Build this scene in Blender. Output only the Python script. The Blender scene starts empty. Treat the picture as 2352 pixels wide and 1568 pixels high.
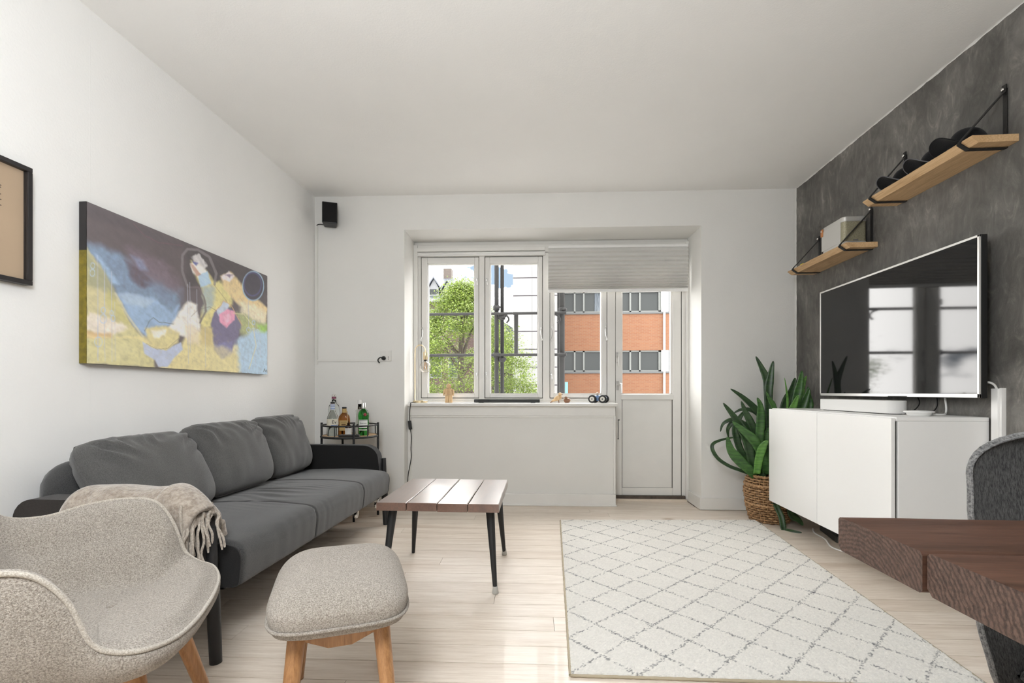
import bpy, math, random
import numpy as np
from mathutils import Vector, Matrix, noise as mnoise

random.seed(7)
rng = np.random.default_rng(7)
SC = bpy.context.scene
COL = SC.collection
PI = math.pi

# ------------------------------------------------------------------ camera, sky, sun, exposure
PSI = math.radians(4.308)          # camera turned a little towards the left wall
SK = 0.03283                       # the window wall is a little out of square
Y0 = 3.937
RH = 2.55                          # room height
XL, XR, YB = -1.925, 1.955, -3.4   # left wall, right wall, rear wall

cam = bpy.data.cameras.new('camera')
cam.sensor_width = 36.0
cam.lens = 36.0 * 1115.0 / 2352.0
cam.shift_y = 116.0 / 2352.0
cam.clip_start = 0.02
cam.clip_end = 500
camo = bpy.data.objects.new('camera', cam)
COL.objects.link(camo)
camo.location = (0, 0, 0.94)
camo.rotation_euler = (PI / 2, 0, PSI)
SC.camera = camo

SC.view_settings.view_transform = 'Standard'
SC.view_settings.look = 'None'
SC.view_settings.gamma = 1.0
SC.view_settings.exposure = 0.0
SC.view_settings.use_curve_mapping = False
SC.cycles.use_denoising = True
SC.cycles.max_bounces = 9
SC.cycles.diffuse_bounces = 6
SC.cycles.glossy_bounces = 3
SC.cycles.transmission_bounces = 7
SC.cycles.transparent_max_bounces = 12
SC.cycles.use_adaptive_sampling = True
SC.cycles.adaptive_threshold = 0.08
SC.cycles.adaptive_min_samples = 20
SC.cycles.use_light_tree = False
SC.cycles.caustics_reflective = False
SC.cycles.caustics_refractive = False
SC.cycles.sample_clamp_indirect = 6.0

SKY = 11.0
w = bpy.data.worlds.new('sky')
SC.world = w
w.use_nodes = True
nt = w.node_tree
nt.nodes.clear()
wo = nt.nodes.new('ShaderNodeOutputWorld')
bg = nt.nodes.new('ShaderNodeBackground')
tc = nt.nodes.new('ShaderNodeTexCoord')
nz = nt.nodes.new('ShaderNodeTexNoise')
nz.inputs['Scale'].default_value = 4.5
nz.inputs['Detail'].default_value = 7
nz.inputs['Roughness'].default_value = 0.55
mp = nt.nodes.new('ShaderNodeMapping')
mp.inputs['Location'].default_value = (1.02, 1.18, 5.38)
mp.inputs['Scale'].default_value = (1, 1, 2.2)
rp = nt.nodes.new('ShaderNodeValToRGB')
rp.color_ramp.elements[0].position = 0.40
rp.color_ramp.elements[0].color = (0.050, 0.066, 0.084, 1)
rp.color_ramp.elements[1].position = 0.455
rp.color_ramp.elements[1].color = (1.0, 0.985, 0.96, 1)
nt.links.new(tc.outputs['Generated'], mp.inputs[0])
nt.links.new(mp.outputs[0], nz.inputs[0])
nt.links.new(nz.outputs['Fac'], rp.inputs[0])
nt.links.new(rp.outputs[0], bg.inputs[0])
bg.inputs[1].default_value = SKY
nt.links.new(bg.outputs[0], wo.inputs[0])

sun = bpy.data.lights.new('sun', 'SUN')
sun.energy = 3.0
sun.angle = math.radians(65.0)          # hazy, veiled sun over the street
sun.color = (1.0, 0.975, 0.94)
suno = bpy.data.objects.new('sun', sun)
COL.objects.link(suno)
suno.rotation_euler = Vector((-0.10, -0.86, -0.50)).to_track_quat('-Z', 'Y').to_euler()


def portal(name, sx, sy, loc, rot):
    l = bpy.data.lights.new(name, 'AREA')
    l.shape = 'RECTANGLE'
    l.size, l.size_y = sx, sy
    l.cycles.is_portal = True
    o = bpy.data.objects.new(name, l)
    COL.objects.link(o)
    o.location = loc
    o.rotation_euler = rot
    return o


def WP(u, v, z):
    return Vector((u * math.cos(SK) - v * math.sin(SK), Y0 + u * math.sin(SK) + v * math.cos(SK), z))


portal('window_portal', 2.42, 2.3, WP(0.02, 0.50, 1.15), (-PI / 2, 0, SK))

# ------------------------------------------------------------------ helpers


def lin(r, g, b):
    def f(c):
        c /= 255.0
        return c / 12.92 if c <= 0.04045 else ((c + 0.055) / 1.055) ** 2.4
    return (f(r), f(g), f(b), 1.0)


class MB:
    def __init__(s):
        s.v = []
        s.f = []
        s.m = []

    def add(s, vs, fs, mi=0):
        o = len(s.v)
        s.v += [tuple(p) for p in vs]
        s.f += [tuple(i + o for i in f) for f in fs]
        s.m += [mi] * len(fs)
        return s

    def box(s, x0, x1, y0, y1, z0, z1, mi=0):
        return s.add([(x0, y0, z0), (x1, y0, z0), (x1, y1, z0), (x0, y1, z0), (x0, y0, z1), (x1, y0, z1), (x1, y1, z1), (x0, y1, z1)],
                     [(0, 3, 2, 1), (4, 5, 6, 7), (0, 1, 5, 4), (1, 2, 6, 5), (2, 3, 7, 6), (3, 0, 4, 7)], mi)

    def grid(s, P, nu, nv, cu=False, cv=False, mi=0, flip=False):
        """P[i*nv+j] points"""
        fs = []
        for i in range(nu if cu else nu - 1):
            for j in range(nv if cv else nv - 1):
                a = i * nv + j
                b = ((i + 1) % nu) * nv + j
                c = ((i + 1) % nu) * nv + (j + 1) % nv
                d = i * nv + (j + 1) % nv
                fs.append((a, d, c, b) if flip else (a, b, c, d))
        return s.add(P, fs, mi)

    def tube(s, path, r, n=8, closed=False, mi=0, flat=None):
        """sweep a circle (or an ellipse when flat=(a,b)) along the path; r number or list"""
        path = [Vector(p) for p in path]
        L = len(path)
        rs = r if isinstance(r, (list, tuple)) else [r] * L
        T = []
        for i in range(L):
            if closed:
                t = path[(i + 1) % L] - path[i - 1]
            else:
                t = path[min(i + 1, L - 1)] - path[max(i - 1, 0)]
            if t.length < 1e-9:
                t = Vector((0, 0, 1))
            T.append(t.normalized())
        up = Vector((0, 0, 1)) if abs(T[0].z) < 0.9 else Vector((1, 0, 0))
        N = (up - T[0] * up.dot(T[0])).normalized()
        P = []
        for i in range(L):
            if i:
                N = (N - T[i] * N.dot(T[i]))
                N = N.normalized() if N.length > 1e-6 else T[i].orthogonal().normalized()
            B = T[i].cross(N)
            for k in range(n):
                a = 2 * PI * k / n
                fa, fb = flat if flat else (1, 1)
                P.append(path[i] + (N * math.cos(a) * fa + B * math.sin(a) * fb) * rs[i])
        fs = []
        for i in range(L if closed else L - 1):
            j = (i + 1) % L
            for k in range(n):
                fs.append((i * n + k, j * n + k, j * n + (k + 1) % n, i * n + (k + 1) % n)[::-1])
        if not closed:
            fs.append(tuple(range(n)))
            fs.append(tuple((L - 1) * n + k for k in reversed(range(n))))
        return s.add(P, fs, mi)

    def lathe(s, prof, n=24, c=(0, 0, 0), mi=0, ax='z'):
        P = []
        for r, z in prof:
            for k in range(n):
                a = 2 * PI * k / n
                x, y = r * math.cos(a), r * math.sin(a)
                q = (x, y, z) if ax == 'z' else ((x, z, y) if ax == 'y' else (z, x, y))
                P.append((q[0] + c[0], q[1] + c[1], q[2] + c[2]))
        fs = []
        m = len(prof)
        for i in range(m - 1):
            for k in range(n):
                q = (i * n + k, i * n + (k + 1) % n, (i + 1) * n + (k + 1) % n, (i + 1) * n + k)
                fs.append(q[::-1] if ax == 'y' else q)
        b, t = tuple(range(n)), tuple((m - 1) * n + k for k in range(n))
        if prof[0][0] > 1e-6:
            fs.append(b if ax == 'y' else b[::-1])
        if prof[-1][0] > 1e-6:
            fs.append(t[::-1] if ax == 'y' else t)
        return s.add(P, fs, mi)

    def prism(s, poly, d0, d1, ax='z', mi=0):
        """extrude a 2D polygon along an axis"""
        n = len(poly)

        def q(p, d):
            return {'z': (p[0], p[1], d), 'y': (p[0], d, p[1]), 'x': (d, p[0], p[1])}[ax]
        vs = [q(p, d0) for p in poly] + [q(p, d1) for p in poly]
        fs = [tuple(reversed(range(n))), tuple(range(n, 2 * n))]
        for i in range(n):
            j = (i + 1) % n
            fs.append((i, j, n + j, n + i))
        if ax == 'y':
            fs = [f[::-1] for f in fs]
        return s.add(vs, fs, mi)


def mesh(name, mb, mats, smooth=False):
    me = bpy.data.meshes.new(name)
    me.from_pydata(mb.v, [], mb.f)
    for m in (mats if isinstance(mats, (list, tuple)) else [mats]):
        me.materials.append(m)
    if any(mb.m):
        me.polygons.foreach_set('material_index', mb.m)
    if smooth:
        me.polygons.foreach_set('use_smooth', [True] * len(me.polygons))
    me.update()
    return me


def obj(name, mb, mats, parent=None, loc=(0, 0, 0), rot=(0, 0, 0), smooth=False, bevel=0, seg=2, sub=0, auto=None):
    me = mb if isinstance(mb, bpy.types.Mesh) else mesh(name, mb, mats, smooth or auto is not None)
    o = bpy.data.objects.new(name, me)
    COL.objects.link(o)
    o.location = loc
    o.rotation_euler = rot
    if parent:
        o.parent = parent
    if bevel:
        b = o.modifiers.new('bevel', 'BEVEL')
        b.width = bevel
        b.segments = seg
        b.limit_method = 'ANGLE'
        b.angle_limit = math.radians(40)
    if sub:
        m = o.modifiers.new('sub', 'SUBSURF')
        m.levels = m.render_levels = sub
    if auto is not None and not isinstance(mb, bpy.types.Mesh):
        try:
            me.set_sharp_from_angle(angle=math.radians(auto))
        except Exception:
            pass
    return o


def tag(o, label, cat=None, group=None, kind=None):
    o['label'] = label
    if cat:
        o['category'] = cat
    if group:
        o['group'] = group
    if kind:
        o['kind'] = kind
    return o


def thing(name, label, cat, loc=(0, 0, 0), rz=0, group=None, kind=None):
    o = bpy.data.objects.new(name, None)
    o.empty_display_size = 0.1
    COL.objects.link(o)
    o.location = loc
    o.rotation_euler = (0, 0, rz)
    return tag(o, label, cat, group, kind)


def rbox(x0, x1, y0, y1, z0, z1):
    return MB().box(x0, x1, y0, y1, z0, z1)


def smoothpath(pts, n=8, closed=False):
    """Catmull-Rom"""
    pts = [Vector(p) for p in pts]
    L = len(pts)
    out = []
    for i in range(L if closed else L - 1):
        if closed:
            p0, p1, p2, p3 = pts[i - 1], pts[i], pts[(i + 1) % L], pts[(i + 2) % L]
        else:
            p0, p1, p2, p3 = pts[max(i - 1, 0)], pts[i], pts[i + 1], pts[min(i + 2, L - 1)]
        for k in range(n):
            t = k / n
            out.append(0.5 * ((2 * p1) + (p2 - p0) * t + (2 * p0 - 5 * p1 + 4 * p2 - p3) * t * t + (3 * p1 - p0 - 3 * p2 + p3) * t ** 3))
    if not closed:
        out.append(pts[-1])
    return out


def interp(x, xs, ys):
    """smooth (cosine) interpolation through a table"""
    if x <= xs[0]:
        return ys[0]
    for i in range(len(xs) - 1):
        if x <= xs[i + 1]:
            t = (x - xs[i]) / (xs[i + 1] - xs[i])
            t = t * t * (3 - 2 * t)
            return ys[i] * (1 - t) + ys[i + 1] * t
    return ys[-1]


# ------------------------------------------------------------------ materials
class NT:
    def __init__(s, name):
        s.m = bpy.data.materials.new(name)
        s.m.use_nodes = True
        s.t = s.m.node_tree
        s.b = s.t.nodes['Principled BSDF']
        s.out = s.t.nodes['Material Output']

    def n(s, t, **kw):
        nd = s.t.nodes.new('ShaderNode' + t)
        for k, v in kw.items():
            if k.startswith('i_'):
                key = k[2:].replace('_', ' ')
                nd.inputs[int(key) if key.isdigit() else key].default_value = v
            else:
                setattr(nd, k, v)
        return nd

    def l(s, a, b):
        s.t.links.new(a, b)

    def coord(s, scale=(1, 1, 1), rand=False, rot=(0, 0, 0)):
        c = s.n('TexCoord')
        m = s.n('Mapping')
        m.inputs['Scale'].default_value = scale
        m.inputs['Rotation'].default_value = rot
        src = c.outputs['Object']
        if rand:
            oi = s.n('ObjectInfo')
            mu = s.n('VectorMath', operation='SCALE')
            cm = s.n('CombineXYZ')
            s.l(oi.outputs['Random'], cm.inputs[0])
            s.l(oi.outputs['Random'], cm.inputs[1])
            s.l(oi.outputs['Random'], cm.inputs[2])
            s.l(cm.outputs[0], mu.inputs[0])
            mu.inputs['Scale'].default_value = 37.0
            ad = s.n('VectorMath', operation='ADD')
            s.l(src, ad.inputs[0])
            s.l(mu.outputs[0], ad.inputs[1])
            src = ad.outputs[0]
        s.l(src, m.inputs[0])
        return m.outputs[0]

    def noise(s, co, scale, detail=4, rough=0.55, dist=0):
        nd = s.n('TexNoise', i_Scale=scale, i_Detail=detail, i_Roughness=rough, i_Distortion=dist)
        s.l(co, nd.inputs[0])
        return nd.outputs['Fac']

    def ramp(s, fac, stops):
        r = s.n('ValToRGB')
        e = r.color_ramp.elements
        while len(e) < len(stops):
            e.new(0.5)
        for i, (p, c) in enumerate(stops):
            e[i].position = p
            e[i].color = c if len(c) == 4 else (*c, 1)
        s.l(fac, r.inputs[0])
        return r.outputs[0]

    def mix(s, fac, a, b, mode='MIX'):
        m = s.n('Mix', data_type='RGBA', blend_type=mode)
        for sock, x in ((m.inputs[0], fac), (m.inputs[6], a), (m.inputs[7], b)):
            if isinstance(x, (int, float)):
                sock.default_value = x
            elif isinstance(x, (tuple, list)):
                sock.default_value = x if len(x) == 4 else (*x, 1)
            else:
                s.l(x, sock)
        return m.outputs[2]

    def bump(s, h, strength, dist=0.01, prev=None):
        b = s.n('Bump', i_Strength=strength, i_Distance=dist)
        s.l(h, b.inputs['Height'])
        if prev:
            s.l(prev, b.inputs['Normal'])
        s.l(b.outputs[0], s.b.inputs['Normal'])
        return b.outputs[0]

    def base(s, c):
        if isinstance(c, (tuple, list)):
            s.b.inputs['Base Color'].default_value = c if len(c) == 4 else (*c, 1)
        else:
            s.l(c, s.b.inputs['Base Color'])

    def set(s, **kw):
        for k, v in kw.items():
            s.b.inputs[k.replace('_', ' ')].default_value = v
        return s


def plain(name, c, rough=0.5, metal=0.0, bump=0, bscale=60, spec=0.5, coat=0, var=0.0, vscale=8):
    m = NT(name)
    m.base(c)
    m.set(Roughness=rough, Metallic=metal, Specular_IOR_Level=spec, Coat_Weight=coat)
    co = m.coord()
    if var:
        d = tuple(x * (1 - var) for x in c[:3]) + (1,)
        m.base(m.ramp(m.noise(co, vscale, 5), [(0.35, d), (0.65, c)]))
    if bump:
        m.bump(m.noise(co, bscale, 3), bump, 0.004)
    return m.m


def painted_wall(name, c, grain=90, strength=0.25, rough=0.75, var=0.03, wave=0.35):
    m = NT(name)
    co = m.coord()
    d = tuple(x * (1 - var) for x in c[:3]) + (1,)
    m.base(m.ramp(m.noise(co, 1.7, 4), [(0.3, d), (0.7, c)]))
    m.set(Roughness=rough, Specular_IOR_Level=0.3)
    b1 = m.bump(m.noise(co, 2.2, 3), wave, 0.012)
    m.bump(m.noise(co, grain, 3, 0.6), strength, 0.004, b1)
    return m.m


def wood(name, c1, c2, c3=None, axis='x', scale=1.0, rough=0.45, rings=14, knots=False, coat=0.0, bump=0.12, rand=True, knotc=None, spec=0.5, fine=0.35):
    """grain running along `axis`"""
    m = NT(name)
    st = {'x': (0.07, 1, 1), 'y': (1, 0.07, 1), 'z': (1, 1, 0.07)}[axis]
    co = m.coord(tuple(a * scale for a in st), rand)
    big = m.noise(co, rings * 0.35, 3, 0.5, 1.2)
    fi = m.noise(co, rings * 9, 5, 0.7)
    a = m.ramp(big, [(0.30, c1), (0.52, c2), (0.72, c3 or c1)])
    f2 = m.ramp(fi, [(0.30, tuple(x * (1 - fine) for x in c1[:3])), (0.62, (1, 1, 1))])
    colr = m.mix(0.5, a, m.mix(1.0, a, f2, 'MULTIPLY'))
    if knots:
        ck = m.coord(tuple(a * scale * 3.2 for a in {'x': (0.45, 1, 1), 'y': (1, 0.45, 1), 'z': (1, 1, .45)}[axis]), rand)
        vo = m.n('TexVoronoi', feature='F1', i_Scale=1.05)
        m.l(ck, vo.inputs[0])
        kr = m.ramp(vo.outputs['Distance'], [(0.03, (1, 1, 1)), (0.09, (0, 0, 0))])
        colr = m.mix(kr, colr, knotc or tuple(x * 0.45 for x in c1[:3]))
    m.base(colr)
    m.set(Roughness=rough, Coat_Weight=coat, Specular_IOR_Level=spec)
    if bump:
        m.bump(fi, bump, 0.002)
    return m.m


def fabric(name, c1, c2, scale=420, strength=0.5, rough=0.95, sheen=0.25, blotch=0.12, grain=1.0, stretch=(1, 1, 1), dist=0.002):
    m = NT(name)
    co = m.coord(stretch)
    hea = m.noise(co, scale * 0.55, 3, 0.75)
    col_ = m.ramp(hea, [(0.36, c1), (0.64, c2)])
    bl = m.noise(m.coord(), 3.5, 3)
    k = 1 - blotch
    col_ = m.mix(1.0, col_, m.ramp(bl, [(0.3, (k, k, k)), (0.7, (1, 1, 1))]), 'MULTIPLY')
    m.base(col_)
    m.set(Roughness=rough, Sheen_Weight=sheen, Specular_IOR_Level=0.15, Sheen_Roughness=0.5)
    m.bump(m.noise(co, scale, 2, 0.6), strength, dist)
    return m.m


def glass_pane(name, tint=(1, 1, 1, 1), base=0.0):
    m = NT(name)
    m.t.nodes.remove(m.b)
    tr = m.n('BsdfTransparent')
    tr.inputs[0].default_value = tint
    gl = m.n('BsdfGlossy')
    gl.inputs['Roughness'].default_value = 0.0
    lw_ = m.n('LayerWeight')
    lw_.inputs[0].default_value = .5
    p5 = m.n('Math', operation='POWER')
    p5.inputs[1].default_value = 5.0
    m.l(lw_.outputs['Facing'], p5.inputs[0])
    fr = m.n('Math', operation='MULTIPLY_ADD')
    fr.inputs[1].default_value = .9
    fr.inputs[2].default_value = base
    m.l(p5.outputs[0], fr.inputs[0])
    mx = m.n('MixShader')
    m.l(fr.outputs[0], mx.inputs[0])
    m.l(tr.outputs[0], mx.inputs[1])
    m.l(gl.outputs[0], mx.inputs[2])
    m.l(mx.outputs[0], m.out.inputs[0])
    return m.m


def bottle_glass(name, c, rough=0.02):
    m = NT(name)
    m.base(c)
    m.set(Roughness=rough, Transmission_Weight=1.0, IOR=1.3)
    return m.m


M = {}
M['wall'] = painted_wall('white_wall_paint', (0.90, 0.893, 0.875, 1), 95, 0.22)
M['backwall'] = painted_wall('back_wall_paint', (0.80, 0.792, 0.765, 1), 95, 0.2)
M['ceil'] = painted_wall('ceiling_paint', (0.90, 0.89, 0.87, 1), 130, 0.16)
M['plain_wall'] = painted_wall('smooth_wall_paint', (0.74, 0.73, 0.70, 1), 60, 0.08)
M['trim'] = plain('gloss_trim_paint', (0.77, 0.758, 0.728, 1), 0.38, bump=0.05, bscale=25, var=0.03)
M['gap'] = plain('dark_gap', (0.03, 0.028, 0.025, 1), 0.9)
M['metal_grey'] = plain('window_steel', (0.55, 0.54, 0.52, 1), 0.35, 0.8)
M['black'] = plain('black_satin', (0.012, 0.012, 0.012, 1), 0.45)
M['blackmetal'] = plain('black_powder_metal', (0.014, 0.014, 0.015, 1), 0.5, 0.0, bump=0.05)
M['white'] = plain('white_lacquer', (0.86, 0.855, 0.84, 1), 0.38)
M['whiteplastic'] = plain('white_plastic', (0.84, 0.835, 0.82, 1), 0.42)
M['chrome'] = plain('polished_steel', (0.75, 0.74, 0.72, 1), 0.2, 1.0)
M['brass'] = plain('brushed_brass', (0.75, 0.62, 0.40, 1), 0.28, 1.0)
M['glass'] = glass_pane('window_glass')


def concrete():
    m = NT('dark_plaster_paint')
    co = m.coord()
    a = m.noise(co, 2.3, 7, 0.62, 0.6)
    st = m.noise(m.coord((1, 2.2, 0.9)), 7, 6, 0.7, 1.5)
    c1 = m.ramp(a, [(0.30, (0.085, 0.081, 0.074)), (0.52, (0.150, 0.142, 0.129)), (0.72, (0.255, 0.243, 0.222))])
    s2 = m.ramp(st, [(0.40, (0.72, 0.72, 0.72)), (0.56, (1.0, 1.0, 1.0)), (0.70, (1.7, 1.68, 1.64))])
    m.base(m.mix(0.75, c1, m.mix(1.0, c1, s2, 'MULTIPLY')))
    m.set(Roughness=0.62, Specular_IOR_Level=0.35)
    b = m.bump(a, 0.35, 0.012)
    m.bump(m.noise(m.coord((1, 3.0, 1)), 26, 5, 0.7, 1.0), 0.35, 0.004, b)
    return m.m


M['concrete'] = concrete()
M['floor'] = wood('whitewashed_pine', (0.70, 0.61, 0.52), (0.79, 0.71, 0.62), (0.66, 0.56, 0.465), 'x', 1.0, 0.42, 9, True,
                  coat=0.10, bump=0.06, knotc=(0.40, 0.29, 0.20), fine=0.14)
M['floorgap'] = plain('floor_joint', (0.16, 0.125, 0.095, 1), 0.9)
M['oak'] = wood('oiled_oak', (0.62, 0.40, 0.20), (0.72, 0.50, 0.28), (0.50, 0.31, 0.15), 'y', 1.0, 0.5, 16, False, fine=0.3)
M['teak'] = wood('honey_beech', (0.38, 0.19, 0.075), (0.45, 0.235, 0.10), (0.33, 0.16, 0.06), 'z', 1.0, 0.42, 16, False, coat=0.15, fine=0.3)
M['darkwood'] = wood('dark_stained_pine', (0.054, 0.025, 0.015), (0.084, 0.040, 0.025), (0.041, 0.019, 0.011), 'x', 1.0, 0.5, 15, True, spec=.3,
                     coat=0.0, bump=0.25, knotc=(0.03, 0.015, 0.01), fine=0.5)
M['tablewood'] = wood('red_stained_pine', (0.105, 0.045, 0.027), (0.15, 0.070, 0.044), (0.08, 0.034, 0.020), 'y', 1.0, 0.30, 13, True, spec=.9,
                      coat=1.0, bump=0.12, knotc=(0.05, 0.03, 0.03), fine=0.35)
for _n in M['tablewood'].node_tree.nodes:
    if _n.type == 'BSDF_PRINCIPLED':
        _n.inputs['Coat Roughness'].default_value = .30
        _n.inputs['Coat IOR'].default_value = 1.7


def endgrain(name, c1, c2, cen=(0, 0, 0), sc=60):
    m = NT(name)
    oi = m.coord((1, 1, 1), False)
    wv = m.n('TexWave', wave_type='RINGS', rings_direction='X', i_Scale=sc, i_Distortion=5.0, i_Detail=4)
    wv.inputs['Detail Scale'].default_value = 2.0
    mp_ = m.n('Mapping')
    mp_.inputs['Location'].default_value = cen
    m.l(oi, mp_.inputs[0])
    m.l(mp_.outputs[0], wv.inputs[0])
    sp = m.noise(m.coord((0.3, 1, 1)), 160, 3, 0.7)
    c = m.ramp(wv.outputs['Fac'], [(0.2, c1), (0.7, c2)])
    m.base(m.mix(0.6, c, m.mix(1.0, c, m.ramp(sp, [(0.35, (0.35, 0.35, 0.35)), (0.6, (1.2, 1.2, 1.2))]), 'MULTIPLY')))
    m.set(Roughness=0.6)
    m.bump(sp, 0.5, 0.002)
    return m.m


M['endgrain'] = endgrain('stained_end_grain', (0.045, 0.025, 0.018), (0.080, 0.048, 0.035), (0, -0.30, -0.62), 48)
M['cushion'] = fabric('charcoal_weave_lit', (0.070, 0.069, 0.067), (0.130, 0.127, 0.124), 700, 0.35, 0.93, 0.25, 0.12)  # same cloth as the sofa, lightened: frontal light put into the colour
M['sofa'] = fabric('charcoal_sofa_weave', (0.036, 0.036, 0.037), (0.076, 0.075, 0.074), 700, 0.35, 0.93, 0.25, 0.12)
M['sofadark'] = fabric('black_sofa_weave', (0.013, 0.013, 0.013), (0.022, 0.021, 0.021), 600, 0.3, 0.95, 0.15, 0.1)
M['sofabrown'] = fabric('faded_black_arm_weave', (0.022, 0.018, 0.016), (0.036, 0.030, 0.027), 600, 0.3, 0.95, 0.15, 0.1)
M['chairfab'] = fabric('oatmeal_boucle', (0.225, 0.190, 0.155), (0.565, 0.510, 0.445), 560, 1.0, 0.95, 0.2, 0.08, dist=0.004)
M['piping'] = fabric('oatmeal_piping', (0.33, 0.29, 0.24), (0.62, 0.57, 0.50), 620, 0.8)
M['throw'] = fabric('beige_wool', (0.25, 0.205, 0.165), (0.43, 0.37, 0.31), 90, 0.8, 1.0, 0.5, 0.2, dist=0.006)
M['yarn'] = fabric('beige_yarn', (0.33, 0.28, 0.23), (0.56, 0.50, 0.43), 260, 0.7, 1.0, 0.4)
M['greyfab'] = fabric('anthracite_upholstery', (0.012, 0.012, 0.012), (0.085, 0.083, 0.080), 620, 0.6, 0.95, 0.15, 0.15, stretch=(1, 1, 0.25))
M['greyedge'] = fabric('grey_upholstery_edge', (0.05, 0.05, 0.05), (0.20, 0.195, 0.19), 330, 0.6, 0.95, 0.3, 0.1)

# ------------------------------------------------------------------ room shell
H3 = {}


def struct(name, mb, mat, label, cat, loc=(0, 0, 0), rz=0, **kw):
    o = obj(name, mb, mat, None, loc, (0, 0, rz), **kw)
    return tag(o, label, cat, kind='structure')


WLOC = (0, Y0, 0)
fl = struct('floor', rbox(XL - .1, XR + .1, YB - .1, 4.45, -0.12, -0.018), M['floorgap'], 'pale whitewashed pine plank floor of the living room', 'floor')
# planks run across the room, parallel to the window wall
random.seed(11)
PW = 0.118
plank_meshes = {}
row = 0
v = 0.34
while True:
    v1, v0 = v, v - PW
    if Y0 + v0 < YB - 0.1:
        break
    if v0 >= -0.005:
        ends = [-1.165, 1.20]
        cuts = []
    else:
        ends = [-1.915, 1.945]
        cuts = sorted(random.uniform(-1.5, 1.6) for _ in range(1))
    xs = [ends[0]] + cuts + [ends[1]]
    for i in range(len(xs) - 1):
        L = xs[i + 1] - xs[i]
        mb = rbox(-L / 2 + 0.0008, L / 2 - 0.0008, -PW / 2 + 0.0013, PW / 2 - 0.0013, -0.022, 0)
        p = WP((xs[i] + xs[i + 1]) / 2, (v0 + v1) / 2, 0)
        o = obj('plank', mb, M['floor'], fl, p, (0, 0, SK + (PI if random.random() < .5 else 0)))
    v -= PW
    row += 1

struct('ceiling', rbox(XL - .2, XR + .2, YB - .2, 4.45, RH, RH + .15), M['ceil'], 'white painted ceiling with faint plaster texture', 'ceiling')
struct('wall_left', rbox(XL - .15, XL, YB - .2, 4.4, 0, RH), M['wall'], 'white textured wall behind the grey sofa and the painting', 'wall')
struct('wall_right', rbox(XR, XR + .15, YB - .2, 4.4, 0, RH), M['concrete'], 'dark grey plastered accent wall behind the television', 'wall')

NL, NR, NT_ = -1.178, 1.216, 2.268          # window niche
WV = 0.33                                   # sash plane depth
wb = MB()
wb.box(XL - .2, NL, 0, .45, 0, RH)
wb.box(NR, XR + .2, 0, .45, 0, RH)
wb.box(NL, NR, 0, .45, NT_, RH)
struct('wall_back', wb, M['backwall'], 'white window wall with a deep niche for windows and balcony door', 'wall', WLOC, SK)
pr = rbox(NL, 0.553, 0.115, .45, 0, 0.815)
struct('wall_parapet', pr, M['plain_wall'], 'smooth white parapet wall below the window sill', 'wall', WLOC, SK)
# solid rear wall behind the camera
struct('wall_rear', rbox(XL - .2, XR + .2, YB - .15, YB, 0, RH), M['wall'], 'plain white rear wall behind the camera', 'wall')

# ragged white paint edge where the dark wall meets ceiling and window wall
jag = MB()
random.seed(3)
P = []
ny = 260
for i in range(ny):
    y = -1.0 + (3.98 + 1.0) * i / (ny - 1)
    d = 0.002 + 0.007 * abs(mnoise.noise((y * 9, 0, 0))) + 0.003 * random.random()
    P += [(XR - 0.008 - .008 * abs(mnoise.noise((y * 5, 3, 0))), y, RH - 0.0005), (XR - 0.004, y, RH - d * .6), (XR - 0.001, y, RH - d - .002)]
jag.grid(P, ny, 3)
P = []
nzv = 150
for i in range(nzv):
    z = 0.15 + (RH - 0.15) * i / (nzv - 1)
    d = 0.002 + 0.006 * abs(mnoise.noise((z * 11, 5, 0))) + 0.003 * random.random()
    ye = Y0 + XR * math.tan(SK)
    P += [(XR - 0.02, ye - .002, z), (XR - .006, ye - d * .7, z), (XR - .001, ye - d - .002, z)]
jag.grid(P, nzv, 3, flip=True)
struct('trim_1', jag, M['plain_wall'], 'ragged white filler edge along the top and corner of the dark wall', 'trim')

# wallpaper joints on the left wall (proud ridges)
for i, y in enumerate((1.925, 2.42, 2.60)):
    pass
sm = MB()
for y, s in ((1.905, 1.0), (2.585, .8)):
    P = []
    for k in range(60):
        z = RH * k / 59
        dy = .002 * mnoise.noise((z * 3, y, 0))
        P += [(XL - .0005, y - .004 + dy, z), (XL + .0004 * s, y + dy, z), (XL - .0005, y + .004 + dy, z)]
    sm.grid(P, 60, 3)
struct('trim_2', sm, M['wall'], 'faint vertical wallpaper joints in the white left wall', 'trim')

# baseboards
bl = rbox(XL, NL, -.014, 0, 0, .085)
struct('baseboard_left', rbox(XL, XL + .015, YB, 3.88, 0, .09), M['trim'], 'white baseboard along the left wall behind the sofa', 'baseboard', bevel=.003)
struct('baseboard_back', bl, M['trim'], 'white baseboard left of the window niche behind the bar cart', 'baseboard', WLOC, SK, bevel=.003)
bp = MB()
bp.box(NL + .0, .556, .088, .115, 0, .098)
bp.box(NL + .0, .562, .072, .09, 0, .014)
struct('baseboard_parapet', bp, M['trim'], 'white baseboard with thin shoe strip under the window parapet', 'baseboard', WLOC, SK, bevel=.004)
br = MB()
br.box(NR - .016, XR, -.016, .0, 0.004, .098)
br.box(NR - .016, NR, 0, .285, 0.004, .098)
struct('baseboard_right', br, M['trim'], 'white baseboard wrapping the wall corner right of the balcony door', 'baseboard', WLOC, SK, bevel=.003)
struct('baseboard_dark', rbox(XR - .014, XR, YB, 3.95, 0, .085), M['trim'], 'white baseboard along the dark accent wall', 'baseboard', bevel=.003)
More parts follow.
